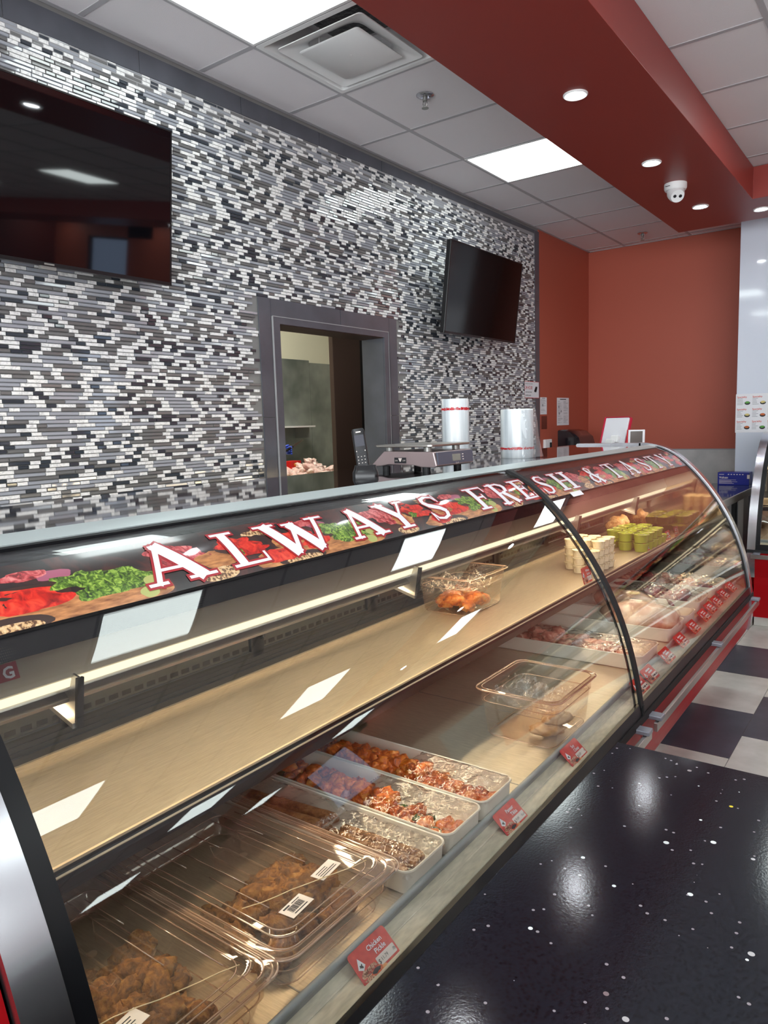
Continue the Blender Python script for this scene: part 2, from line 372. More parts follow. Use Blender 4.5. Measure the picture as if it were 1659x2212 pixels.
b.box(XW + .001, XW + .0135, DY1 + .043, DY1 + .046, -.6, .586, 1)
b.box(XW - .17, XW, DY0 - .012, DY0 + .003, -.62, .563, 0); b.box(XW - .17, XW, DY1 - .003, DY1 + .012, -.62, .563, 0); b.box(XW - .17, XW, DY0, DY1, .548, .563, 2)
b.box(XW - .17, XW + .02, DY0, DY1, -.63, -.61, 0)
S(obj('trim_2', b, [m_strip, m_strip_d, m_brown]))
# glass and marble strip mosaic, every strip a bevelled tile
b = B(); rnd = random.Random(3); pitch = .0159; unit = .0425; row = 0; z = -.72
while z < 1.58:
    y = -1.2 - rnd.random() * .1 if z > .6 else .7 - rnd.random() * .1; last = 0
    while y < 6.163:
        t = rnd.random()
        if last == 0: kind = 1 if t < .31 else (2 if t < .66 else 3)
        else: kind = 0 if t < .84 else (1 if t < .90 else (2 if t < .96 else 3))
        n = {0: rnd.choice((1, 1, 2)), 1: rnd.choice((1, 1, 1, 2)), 2: rnd.choice((1, 2, 3)), 3: 3}[kind]
        last = kind; y1 = min(y + n * unit, 6.164); zt = z + pitch; top = 1.512 + .0165 * y1
        if zt > top: zt = top
        inside = (y1 > oy0 and y < oy1 and z < oz)
        if zt - z > .004 and y1 - y > .006 and not inside:
            g = .0009; e = .0009 if kind == 0 else .0022; d0 = XW - .003; d1 = XW + .0015
            q = [rnd.uniform(-.00025, .00025) for _ in range(3)]
            a0, a1, c0, c1 = y + g, y1 - g, z + g, zt - g
            v = [(d0, a0, c0), (d0, a1, c0), (d0, a1, c1), (d0, a0, c1),
                 (d1 + q[0] - q[1], a0 + e, c0 + e), (d1 + q[0] + q[1], a1 - e, c0 + e), (d1 - q[0] + q[1], a1 - e, c1 - e), (d1 - q[0] - q[1], a0 + e, c1 - e)]
            b.add(v, [(4, 5, 6, 7), (0, 1, 5, 4), (1, 2, 6, 5), (2, 3, 7, 6), (3, 0, 4, 7)], kind)
        y = y1
    z += pitch; row += 1
o = S(obj('wall_mosaic', b, [m_marble, m_gdark, m_gmid, m_glight]))

# ceiling light panels
PANELLAB = ['ceiling light panel above the mosaic wall beside the square air diffuser', 'ceiling light panel above the mosaic wall, beyond the diffuser, against the red beam', 'ceiling light panel over the near end of the counter']
def panel(x, y, lab, grp=None):
    t = thing('ceiling_light', lab, 'ceiling light', (x + .305, y + .305, ZC), grp)
    b = B(); f = .018
    b.box(x + .004, x + .606, y + .004, y + f, ZC - .004, ZC + .03); b.box(x + .004, x + .606, y + .61 - f, y + .606, ZC - .004, ZC + .03)
    b.box(x + .004, x + f, y + f, y + .61 - f, ZC - .004, ZC + .03); b.box(x + .61 - f, x + .606, y + f, y + .61 - f, ZC - .004, ZC + .03)
    obj('frame', b, m_white, t)
    b = B(); b.box(x + f, x + .61 - f, y + f, y + .61 - f, ZC + .0, ZC + .006); obj('diffuser', b, m_panel, t)
    return t
for i, (x, y) in enumerate(lights):
    if i < 3: panel(x, y, PANELLAB[i])
    else: panel(x, y, 'square white ceiling light panel over the customer side, seen as reflections in the case glass', 'ceiling light panels over the customer side')
# square air diffuser
x0, y0 = vent; cx_, cy_ = x0 + .305, y0 + .305
t = thing('air_diffuser', 'square stepped white air diffuser in the ceiling beside the light panel', 'air diffuser', (cx_, cy_, ZC))
def sq(h, z, r=.01): return rr(cx_ - h, cx_ + h, cy_ - h, cy_ + h, r, z, 3)
b = B(); b.loft([sq(.3, ZC), sq(.3, ZC - .003), sq(.275, ZC - .003), sq(.262, ZC + .02, .03), sq(.20, ZC + .25, .06), sq(.13, ZC + .12, .1)], cap0=False, cap1=False)
obj('housing', b, m_white, t, smooth='a')
b = B(); b.box(cx_ - .14, cx_ + .14, cy_ - .14, cy_ + .14, ZC + .12, ZC + .125); obj('duct_insulation', b, noisy(mat('foil', c(90, 90, 92), .3, .8), None, 40, 3, 1.0), t)
b = B(); b.loft([sq(.235, ZC - .012, .02), sq(.235, ZC - .008, .02), sq(.15, ZC + .03, .05), sq(.145, ZC + .03, .05), sq(.15, ZC + .02, .05), sq(.20, ZC - .004, .02), sq(.235, ZC - .012, .02)], cap0=False, cap1=False)
obj('middle_cone', b, m_white, t, smooth='a')
b = B(); b.loft([sq(.165, ZC - .020, .015), sq(.168, ZC - .018, .015), sq(.165, ZC - .014, .015), sq(.03, ZC + .004, .01)]); b.cyl((cx_, cy_, ZC - .022), .006, .004, 12)
b.cyl((cx_ - .1, cy_ - .1, ZC - .01), .004, .1, 8); b.cyl((cx_ + .1, cy_ + .1, ZC - .01), .004, .1, 8)
obj('centre_plate', b, m_white, t, smooth='a')
# sprinklers
def sprinkler(x, y, lab):
    t = thing('fire_sprinkler', lab, 'sprinkler', (x, y, ZC))
    b = B(); b.lathe((x, y, ZC), [(.045, 0), (.045, -.004), (.036, -.010), (.022, -.012), (.022, -.002)], 28); obj('escutcheon', b, m_chrome, t, smooth='a')
    b = B(); b.cyl((x, y, ZC - .03), .012, .03, 14)
    for s in (-1, 1): b.tube([(x + s * .010, y, ZC - .03), (x + s * .013, y, ZC - .045), (x + s * .004, y, ZC - .062)], .003, 6)
    b.lathe((x, y, ZC - .066), [(.018, 0), (.018, .002), (.006, .004)], 16); b.cyl((x, y, ZC - .058), .003, .03, 8)
    obj('head', b, m_louver, t, smooth='a')
sprinkler(-2.132, 3.356, 'chrome fire sprinkler in the ceiling between the diffuser and the far light panel')
sprinkler(-2.154, 7.034, 'small fire sprinkler in the ceiling next to the plain red back wall')
# downlights
def downlight(x, y, lab, grp=None):
    z = 1.449
    t = thing('downlight', lab, 'downlight', (x, y, z), grp)
    b = B(); b.lathe((x, y, z), [(.055, .0), (.055, -.004), (.050, -.008), (.038, -.004), (.036, .012)], 36, cap=False); obj('trim_ring', b, m_white, t, smooth='a')
    b = B(); b.lathe((x, y, z - .0005), [(.037, 0), (.037, -.0025), (.0, -.0035)], 36); obj('lens', b, m_spot, t)
downlight(-1.336, 3.365, 'largest-looking round downlight in the red beam, well before the white dome camera')
downlight(-1.336, 4.515, 'round downlight in the red beam just before the white dome camera')
downlight(-1.336, 5.665, 'round downlight in the red beam just past the white dome camera')
downlight(-1.011, 6.042, 'round downlight at the corner where the red beam turns, above the white cladding')
for x, y in ((-1.336, 2.215), (-1.336, 1.065), (-1.336, -.085), (.14, 6.03), (1.29, 6.03), (2.44, 6.03)):
    downlight(x, y, 'round white downlight further along the red beam, above the customer side', 'downlights in the red beam')
# dome camera
x, y, z = -1.335, 5.02, 1.449
t = thing('security_camera', 'white turret security camera under the red beam', 'security camera', (x, y, z))
b = B(); b.lathe((x, y, z), [(.068, 0), (.068, -.028), (.062, -.04), (.05, -.042)], 36); obj('mount', b, m_white, t, smooth='a')
b = B(); ax = Vector((.42, -.66, -.62)).normalized(); q = ax.to_track_quat('Z', 'Y').to_matrix()
ctr = Vector((x, y, z - .052))
ls = [[ctr + q @ Vector((r * math.cos(2 * math.pi * i / 28), r * math.sin(2 * math.pi * i / 28), h)) for i in range(28)] for r, h in ((.02, -.05), (.044, -.03), (.052, 0), (.049, .03), (.042, .05), (.040, .056), (.0, .056))]
b.loft(ls, cap1=False); obj('eyeball', b, m_white, t, smooth='a')
b = B()
for s in (-1, 1):
    c2 = ctr + q @ Vector((s * .017, 0, .0565)); b.loft([[c2 + q @ Vector((.010 * math.cos(2 * math.pi * i / 18), .010 * math.sin(2 * math.pi * i / 18), h)) for i in range(18)] for h in (0, .001)])
obj('lens', b, m_black, t)
b = B(); quadon(b, ctr + Vector((-.045, -.062, .028)), (1, -.1, 0), (0, 0, 1), 0, .03, 0, .004, 0, .001); obj('name_strip', b, m_ink, t)

# ---------------------------------------------------------------- televisions
def tv(lab, ctr, w_, h_, tilt, mscreen, rot=0.0, yaw_=0.0):
    """screen faces +x; tilt leans the top forward"""
    t = thing('television', lab, 'television', ctr)
    R = Matrix.Rotation(yaw_, 3, 'Z') @ Matrix.Rotation(tilt, 3, 'Y') @ Matrix.Rotation(rot, 3, 'X'); P = lambda x, y, z: Vector(ctr) + R @ Vector((x, y, z))
    b = B(); b.T = lambda p: P(*p)
    b.box(-.035, 0, -w_ / 2, w_ / 2, -h_ / 2, h_ / 2, 0); b.box(-.07, -.03, -w_ * .33, w_ * .33, -h_ * .4, h_ * .25, 0); obj('body', b, m_bezel, t, bevel=.004)
    b = B(); b.T = lambda p: P(*p); e = .009; g = .006
    b.box(0, .004, -w_ / 2, w_ / 2, h_ / 2 - g, h_ / 2); b.box(0, .004, -w_ / 2, w_ / 2, -h_ / 2, -h_ / 2 + .014); b.box(0, .004, -w_ / 2, -w_ / 2 + g, -h_ / 2, h_ / 2); b.box(0, .004, w_ / 2 - g, w_ / 2, -h_ / 2, h_ / 2)
    obj('bezel', b, m_bezel, t)
    b = B(); b.T = lambda p: P(*p); b.box(.0005, .0022, -w_ / 2 + g, w_ / 2 - g, -h_ / 2 + .014, h_ / 2 - g); obj('screen', b, mscreen, t)
    b = B(); b.T = lambda p: P(*p); b.box(.0035, .0045, w_ * .0 - .02, .02, -h_ / 2 + .004, -h_ / 2 + .010); b.box(-.02, 0, -.03, .03, -h_ / 2 - .012, -h_ / 2); obj('logo_strip', b, m_louver, t)
    b = B(); b.box(XW - .001, XW + .02, ctr[1] - .2, ctr[1] + .2, ctr[2] - .18, ctr[2] + .18); b.box(XW + .02, ctr[0] - .055, ctr[1] - .13, ctr[1] - .09, ctr[2] - .04, ctr[2] + .04); b.box(XW + .02, ctr[0] - .055, ctr[1] + .09, ctr[1] + .13, ctr[2] - .04, ctr[2] + .04)
    obj('wall_mount', b, m_blackm, t); return t
tv('large black television high on the mosaic wall, reflecting the ceiling lights', (-2.655, 1.568, .943), 1.12, .63, .105, m_screen)
tv('black television with plain dark maroon screen, on the mosaic near the red wall', (-2.62, 4.888, .906), 1.07, .607, .1186, m_screen_b, rot=-.0)

# ---------------------------------------------------------------- wall papers, signs, devices
def paper(name, lab, cat, x, y0, y1, z0, z1, draw, mats, group=None):
    t = thing(name, lab, cat, (x, (y0 + y1) / 2, z0), group)
    b = B(); b.box(x, x + .0012, y0, y1, z0, z1); obj('sheet', b, m_paper, t)
    b = B(); draw(b, Vector((x + .0012, y0, z0)), y1 - y0, z1 - z0); obj('lettering', b, mats, t); return t
UY, UZ, UX = (0, 1, 0), (0, 0, 1), (1, 0, 0)
def d_sign(b, o, w_, h_):
    for a in ((0, w_, 0, .004), (0, w_, h_ - .004, h_), (0, .004, 0, h_), (w_ - .004, w_, 0, h_)): quadon(b, o, UY, UZ, *a, 1)
    write(b, 'PREMISES PROTECTED BY', o + Vector((0, .012, h_ * .82)), UY, UZ, .0135, 0); write(b, '24 HOUR', o + Vector((0, .012, h_ * .52)), UY, UZ, .044, 1, bold=.01, sx=.8)
    write(b, 'AUDIO AND VIDEO', o + Vector((0, .012, h_ * .32)), UY, UZ, .015, 0, bold=.02); write(b, 'SURVEILLANCE', o + Vector((0, .012, h_ * .12)), UY, UZ, .017, 0, bold=.02)
    for k, (a, q) in enumerate(((.20, .5), (.215, .42))): 
        b.add([o + Vector((.0004, .19 + k * .02, h_ * .42)), o + Vector((.0004, .225 + k * .02, h_ * .72)), o + Vector((.0004, .25 + k * .012, h_ * .66)), o + Vector((.0004, .215 + k * .02, h_ * .34))], [(0, 1, 2, 3)], 0)
paper('surveillance_sign', 'white and red 24 hour surveillance sign on the mosaic edge', 'sign', XW + .006, 5.935, 6.23, .19, .335, d_sign, [m_ink, m_redink])
def d_text(seed, two=True):
    def f(b, o, w_, h_):
        r = random.Random(seed); quadon(b, o, UY, UZ, w_ * .25, w_ * .75, h_ * .93, h_ * .96, 0)
        cols = ((.06, .46), (.54, .94)) if two else ((.08, .92),)
        for a, e in cols:
            z = h_ * .88
            while z > h_ * .08:
                if r.random() < .85: quadon(b, o, UY, UZ, w_ * a, w_ * (a + (e - a) * r.uniform(.4, 1)), z - .0016, z, 0 if r.random() < .2 else 1)
                z -= .0058
        for k in range(3 if two else 1): discon(b, o, UY, UZ, w_ * r.uniform(.15, .4), h_ * r.uniform(.25, .75), .012, .012, 1)
    return f
paper('notice_sheet', 'small printed notice on the red wall just beside the mosaic edge', 'paper', XW + .003, 6.262, 6.405, .045, .2, d_text(3, False), [m_ink, m_inkg])
paper('notice_sheet', 'larger two-column printed notice on the red wall, above the paper towel dispenser', 'paper', XW + .003, 6.64, 6.93, -.062, .2, d_text(4), [m_ink, m_inkg])
b = B(); b.box(XW + .002, XW + .004, 6.29, 6.41, -.09, .03); tag(obj('tape_patch', b, clear('tape', .05, (.8, .75, .75, 1), .1)), 'faint clear plastic sleeve on the red wall under the small notice', 'sleeve')
t = thing('thermostat', 'small white thermostat on the red wall beside the bag roll', 'thermostat', (XW + .003, 6.38, -.305))
b = B(); b.box(XW + .002, XW + .028, 6.32, 6.47, -.30, -.185); obj('cover', b, m_white, t, bevel=.006)
b = B(); b.box(XW + .028, XW + .034, 6.415, 6.45, -.275, -.215); obj('display', b, m_black, t)
# paper towel dispenser
t = thing('towel_dispenser', 'black curved paper towel dispenser on the red wall in the corner', 'paper towel dispenser', (XW + .003, 6.87, -.42))
b = B(); prof = [(0, 0), (.2, 0), (.225, .04), (.23, .14), (.2, .24), (.13, .3), (.05, .315), (0, .315)]
b.loft([[(XW + .003 + x * s, y, -.42 + z * s2) for x, z in prof] for y, s, s2 in ((6.66, .92, .97), (6.68, 1, 1), (7.05, 1, 1), (7.07, .92, .97))]); obj('shell', b, mat('smoky_plastic', c(24, 22, 28), .12, coat=.4), t, smooth='a')
b = B(); b.box(XW + .1, XW + .102, 6.74, 6.98, -.50, -.42); obj('paper', b, m_paper, t)
# menu sheets on the white cladding
MY = 6.8605
t = thing('menu_poster', 'white menu poster with six small bowls on the white gloss cladding', 'poster', (-1.1, MY, -.165))
b = B(); b.box(-1.302, -.955, MY - .0015, MY, -.164, .160); obj('sheet', b, m_paper, t)
b = B(); o = Vector((-1.302, MY - .0015, -.164)); r = random.Random(5)
for cxi in range(3):
    for ri in range(3):
        ox, oz_ = .010 + cxi * .118, .212 - ri * .103
        write(b, 'Speciality', o + Vector((ox, 0, oz_ + .080)), UX, UZ, .020, 1, bold=.02)
        for k in range(5): quadon(b, o + Vector((0, 0, 0)), UX, UZ, ox, ox + r.uniform(.03, .05), oz_ + .07 - k * .012, oz_ + .0735 - k * .012, 0)
        discon(b, o, UX, UZ, ox + .080, oz_ + .035, .022, .015, 2); discon(b, o, UX, UZ, ox + .080, oz_ + .041, .018, .009, 3 + (cxi + ri) % 3, d=.0006, wob=.3, seed=ri)
obj('lettering', b, [m_inkg, mat('menu_red', c(200, 70, 50), .6), m_ink, mat('m_g', c(84, 150, 60), .6), mat('m_y', c(210, 190, 120), .6), mat('m_o', c(190, 96, 40), .6)], t)

# ---------------------------------------------------------------- the kitchen behind the pass-through
b = B(); b.box(-5.72, -5.6, 1.4, 8.4, ZF, 2.2); S(obj('wall_kitchen_back', b, m_cream))
b = B(); b.box(-5.6, -2.98, 1.3, 1.4, ZF, 2.2); b.box(-5.6, -2.98, 8.3, 8.4, ZF, 2.2); S(obj('wall_kitchen_side', b, m_cream))
b = B(); b.box(-5.72, -2.98, 1.3, 8.4, 2.2, 2.3); S(obj('ceiling_kitchen', b, m_ceil))
t = thing('wall_sheeting', 'stainless steel wall sheeting behind the kitchen prep table', 'wall sheeting', (-5.59, 5.8, ZF))
for k, (ya, yb) in enumerate(((4.2, 5.42), (5.42, 6.26), (6.26, 7.5))):
    b = B(); b.box(-5.6, -5.592, ya + .002, yb - .002, -1.2, .71 if k != 1 else .735); obj('panel', b, m_kit_steel, t)
t = thing('ceiling_light', 'kitchen ceiling light fitting, unseen above the pass-through opening', 'ceiling light', (-4.2, 4.2, 2.19))
b = B(); b.box(-4.8, -3.7, 3.6, 4.8, 2.17, 2.19); obj('diffuser', b, glow('kitchen_glow', (1, .97, .86, 1), KITCHEN), t)  # unseen panel that lights the kitchen; the fitting is assumed
b = B(); b.box(-4.82, -3.68, 3.58, 4.82, 2.185, 2.2); obj('frame', b, m_white, t)
t = thing('kitchen_door', 'dark brown door slab standing open behind the pass-through', 'door', (-3.6, 4.45, ZF))
b = B(); b.box(-3.63, -3.59, 4.29, 4.62, ZF, 1.4); obj('slab', b, m_brown, t, bevel=.004)
b = B(); b.box(-3.7, -3.64, 4.62, 5.6, ZF, 1.4); obj('black_slab', b, m_blackm, t)  # plain black box running on from the brown slab
t = thing('wall_shelf', 'small white shelf on the steel wall in the kitchen', 'shelf', (-5.45, 5.75, .0))
b = B(); b.box(-5.592, -5.35, 5.35, 6.05, -.005, .012); obj('board', b, m_white, t); b = B(); b.box(-5.592, -5.38, 5.98, 5.985, -.12, -.005); obj('bracket', b, m_louver, t)
t = thing('prep_table', 'steel prep table in the kitchen under the chicken', 'table', (-4.85, 5.2, ZF))
b = B(); b.box(-5.3, -4.35, 4.68, 6.1, -.555, -.52); obj('tabletop', b, m_steel, t)
for x in (-5.25, -4.42):
    for y in (4.74, 6.02): b = B(); b.cyl((x, y, ZF), .02, 1.0, 12); obj('leg', b, m_steel, t)
b = B(); b.box(-5.25, -4.45, 4.75, 5.95, -.52, -.495); tag(obj('cutting_board', b, mat('board_cream', c(224, 212, 178), .5), bevel=.004), 'pale cutting board on the kitchen prep table under the raw chicken', 'cutting board')
def carton(x, y, z, w_, d_, h_, lab):
    t = thing('carton', lab, 'carton', (x, y, z))
    b = B(); b.box(x - d_ / 2, x + d_ / 2, y - w_ / 2, y + w_ / 2, z, z + h_); obj('box', b, mat('carton_red', c(196, 30, 28), .4), t, bevel=.004)
    b = B(); quadon(b, (x + d_ / 2, y - w_ / 2, z), UY, UZ, w_ * .1, w_ * .9, h_ * .5, h_ * .62, 0); quadon(b, (x + d_ / 2, y - w_ / 2, z), UY, UZ, w_ * .2, w_ * .7, h_ * .25, h_ * .38, 0); discon(b, (x + d_ / 2, y - w_ / 2, z), UY, UZ, w_ * .5, h_ * .8, w_ * .2, h_ * .1, 1); obj('lettering', b, [m_cardw, mat('ye', c(240, 180, 60), .5)], t)
carton(-5.1, 5.12, -.495, .14, .12, .17, 'red carton at the edge of the kitchen cutting board, partly hidden by the frame'); carton(-5.02, 5.30, -.495, .15, .12, .165, 'red and orange carton on the kitchen cutting board beside the chicken')
# ================================================================ DISPLAY CASES
CV = [(-1.33, -.1615), (-1.28, -.165), (-1.23, -.1755), (-1.1821, -.1917), (-1.1376, -.2148), (-1.0966, -.2437), (-1.0585, -.2763), (-1.0228, -.3116), (-.9891, -.3488), (-.9572, -.3876), (-.927, -.4277), (-.8987, -.4692), (-.8723, -.5118), (-.8479, -.5557), (-.8257, -.6007), (-.8057, -.6468), (-.788, -.6938), (-.7725, -.7415), (-.759, -.7899), (-.7475, -.8387), (-.7377, -.8879), (-.7297, -.9375), (-.7235, -.9873), (-.7197, -1.0374), (-.7189, -1.0875), (-.7224, -1.1376), (-.7321, -1.1868)]
SV = [0.0]
for a, q in zip(CV[:-1], CV[1:]): SV.append(SV[-1] + math.hypot(q[0] - a[0], q[1] - a[1]))
def cv(s):
    """point and outward normal on the case curve at arc length s (smooth interpolation)"""
    s = max(0, min(SV[-1] - 1e-6, s)); i = max(k for k in range(len(SV) - 1) if SV[k] <= s + 1e-12)
    def pt(k): k = max(0, min(len(CV) - 1, k)); return Vector(CV[k])
    t = (s - SV[i]) / (SV[i + 1] - SV[i]); p0, p1, p2, p3 = pt(i - 1), pt(i), pt(i + 1), pt(i + 2)
    if i == 0: p0 = 2 * p1 - p2
    if i + 2 > len(CV) - 1: p3 = 2 * p2 - p1
    P = .5 * ((2 * p1) + (p2 - p0) * t + (2 * p0 - 5 * p1 + 4 * p2 - p3) * t * t + (3 * p1 - p0 - 3 * p2 + p3) * t ** 3)
    D = .5 * ((p2 - p0) + 2 * (2 * p0 - 5 * p1 + 4 * p2 - p3) * t + 3 * (3 * p1 - p0 - 3 * p2 + p3) * t * t)
    D.normalize(); return P, Vector((-D.y, D.x))
def s_of(z):
    for i in range(len(CV) - 1):
        if CV[i][1] >= z >= CV[i + 1][1]: return SV[i] + (SV[i + 1] - SV[i]) * (CV[i][1] - z) / (CV[i][1] - CV[i + 1][1])
def srf(y, s, off=0.0):
    p, n = cv(s); return Vector((p.x + n.x * off, y, p.y + n.y * off))
def sheet(b, s0, s1, y0, y1, o0, o1, ns=24, mi=0, ny=1):
    ss = [s0 + (s1 - s0) * i / ns for i in range(ns + 1)]
    loops = []
    for k in range(ny + 1):
        y = y0 + (y1 - y0) * k / ny
        loops.append([srf(y, s, o1) for s in ss] + [srf(y, s, o0) for s in reversed(ss)])
    b.loft(loops, mi=mi)
shear = lambda y: -.008 * (y - 3.2)
def T_main(p): return Vector((p.x + shear(p.y), p.y, p.z))
def T_perp(p): return Vector((-1.0 + p.y, 5.075 - p.x, p.z))
S_GB = s_of(-.957); S_BK = s_of(-1.003)

# ---- lettering: strokes in a unit cell (x across, y up)
LET = {
 'A': [(.14, 0, .46, 1, .075), (.44, 1, .84, 0, .2), (.26, .34, .68, .34, .07), (0, .035, .28, .035, .07), (.6, .035, 1.04, .035, .07), (.36, .965, .56, .965, .07)],
 'L': [(.28, 0, .28, 1, .2), (.04, .965, .54, .965, .07), (.04, .035, .92, .035, .07), (.9, .0, .9, .28, .06)],
 'W': [(.1, 1, .3, 0, .15), (.3, 0, .5, .86, .06), (.46, .9, .68, 0, .15), (.68, 0, .9, 1, .06), (-.04, .965, .26, .965, .07), (.76, .965, 1.04, .965, .07), (.36, .9, .56, .9, .07)],
 'Y': [(.12, 1, .5, .42, .19), (.5, .42, .88, 1, .07), (.5, 0, .5, .48, .19), (-.04, .965, .34, .965, .07), (.7, .965, 1.04, .965, .07), (.28, .035, .74, .035, .07)],
 'S': [(.8, .76, .74, .92, .07), (.74, .92, .5, .97, .08), (.5, .97, .26, .9, .1), (.26, .9, .18, .76, .14), (.18, .76, .3, .6, .17), (.3, .6, .66, .44, .18), (.66, .44, .82, .28, .17), (.82, .28, .72, .1, .14), (.72, .1, .48, .03, .09), (.48, .03, .24, .08, .08), (.24, .08, .16, .26, .07), (.84, .68, .84, 1.0, .05), (.13, 0, .13, .32, .05)],
 'F': [(.28, 0, .28, 1, .2), (.04, .965, .9, .965, .07), (.88, .72, .88, 1, .06), (.3, .52, .66, .52, .07), (.64, .4, .64, .64, .06), (.04, .035, .54, .035, .07)],
 'R': [(.26, 0, .26, 1, .19), (.02, .965, .6, .965, .07), (.6, .965, .78, .86, .12), (.78, .86, .82, .74, .16), (.82, .74, .74, .6, .14), (.74, .6, .55, .51, .08), (.3, .51, .58, .51, .07), (.52, .51, .86, .03, .18), (.8, .035, 1.02, .035, .07), (.02, .035, .5, .035, .07)],
 'E': [(.26, 0, .26, 1, .2), (.02, .965, .86, .965, .07), (.85, .74, .85, 1, .06), (.3, .52, .64, .52, .07), (.62, .4, .62, .64, .06), (.02, .035, .9, .035, .07), (.88, 0, .88, .28, .06)],
 'H': [(.22, 0, .22, 1, .19), (.8, 0, .8, 1, .19), (.24, .5, .8, .5, .07), (0, .965, .44, .965, .07), (.58, .965, 1.02, .965, .07), (0, .035, .44, .035, .07), (.58, .035, 1.02, .035, .07)],
 'T': [(.5, 0, .5, 1, .2), (.02, .965, .98, .965, .07), (.04, .72, .04, 1, .06), (.96, .72, .96, 1, .06), (.26, .035, .74, .035, .07)],
 '&': [(.84, .0, .34, .74, .17), (.34, .74, .34, .9, .12), (.34, .9, .5, .97, .08), (.5, .97, .64, .86, .09), (.64, .86, .56, .68, .08), (.56, .68, .26, .44, .08), (.26, .44, .14, .24, .15), (.14, .24, .3, .05, .13), (.3, .05, .52, .04, .08), (.52, .04, .82, .42, .07), (.7, .45, .96, .45, .06), (.76, .035, 1.0, .035, .07)],
}
def letter(b, ch, y0, wd, sb, ht, off):
    """red outline below, white face above; laid on the curved glass"""
    for mi, grow, o in ((1, .05, off), (0, 0, off + .0004)):
        for (xa, ya, xb, yb, t) in LET[ch]:
            A_, B_ = Vector((xa * wd, ya * ht)), Vector((xb * wd, yb * ht)); d = (B_ - A_); ln = d.length
            d.normalize(); n = Vector((-d.y, d.x)); g = grow * ht * 1.0; half = t * (wd if abs(d.y) > .5 else ht) / 2 * (1 if abs(d.y) > .5 else 1) + g
            k = max(2, int(ln / .012)); ext = g + (t * wd * .15 if len(LET[ch]) > 9 else 0)
            top = []; bot = []
            for i in range(k + 1):
                q = A_ + d * (-ext + (ln + 2 * ext) * i / k); top.append(q + n * half); bot.append(q - n * half)
            vs = [srf(y0 + q.x, sb - q.y, o) for q in top + bot]
            vs = [b_T(v) for v in vs] if False else vs
            fs = [(i, i + 1, k + 2 + i, k + 1 + i) for i in range(k)]
            b.add(vs, fs, mi)
m_banner = noisy(mat('banner_print', c(30, 24, 24), .3, coat=.7), [(.30, c(14, 12, 13)), (.5, c(34, 26, 26)), (.62, c(74, 34, 28)), (.72, c(30, 24, 24))], 9, 5, dist=1.2)
m_bn_red = noisy(mat('print_red_meat', c(190, 30, 20), .3, coat=.6), [(.3, c(120, 12, 10)), (.5, c(206, 34, 22)), (.7, c(235, 78, 50))], 50, 5, dist=1)
m_bn_green = noisy(mat('print_greens', c(90, 130, 40), .3, coat=.6), [(.35, c(24, 44, 14)), (.5, c(84, 122, 34)), (.65, c(160, 190, 80))], 110, 5, dist=1)
m_bn_wood = noisy(mat('print_wood', c(180, 116, 64), .3, coat=.6), [(.3, c(126, 74, 38)), (.6, c(196, 134, 80)), (.8, c(220, 164, 108))], 30, 4, stretch=(1, 1, 7))
m_bn_meat = noisy(mat('print_pink_meat', c(190, 80, 80), .3, coat=.6), [(.35, c(110, 24, 30)), (.5, c(186, 66, 70)), (.7, c(224, 140, 136))], 60, 5, dist=1.5)
m_bn_bean = noisy(mat('print_beans', c(205, 165, 115), .3, coat=.6), [(.42, c(96, 62, 38)), (.5, c(206, 166, 116)), (.7, c(232, 204, 160))], 160, 2)
m_bn_onion = mat('print_onion', c(160, 86, 110), .3, coat=.6); m_bn_dark = mat('print_bowl', c(54, 34, 28), .3, coat=.6)
m_bn_lime = mat('print_lime', c(170, 176, 100), .3, coat=.6)
BN = [m_bn_red, m_bn_green, m_bn_wood, m_bn_meat, m_bn_bean, m_bn_onion, m_bn_dark, m_bn_lime, m_banner]
LIM = [0, 1]
def blob(b, y, s, ry, rs, mi, off, wob=.5, seed=0, n=26):
    vs = [srf(y, s, off)]
    for k in (.5, 1):
        for i in range(n):
            a = 2 * math.pi * i / n; q = 1 + wob * noise.noise(Vector((math.cos(a) * 1.6, math.sin(a) * 1.6, seed * 2.7 + 5)))
            ss = min(.3045, max(.1725, s + rs * k * q * math.sin(a))); vs.append(srf(min(LIM[1], max(LIM[0], y + ry * k * q * math.cos(a))), ss, off))
    fs = [(0, 1 + i, 1 + (i + 1) % n) for i in range(n)] + [(1 + i, 1 + n + i, 1 + n + (i + 1) % n, 1 + (i + 1) % n) for i in range(n)]
    b.add(vs, fs, mi)
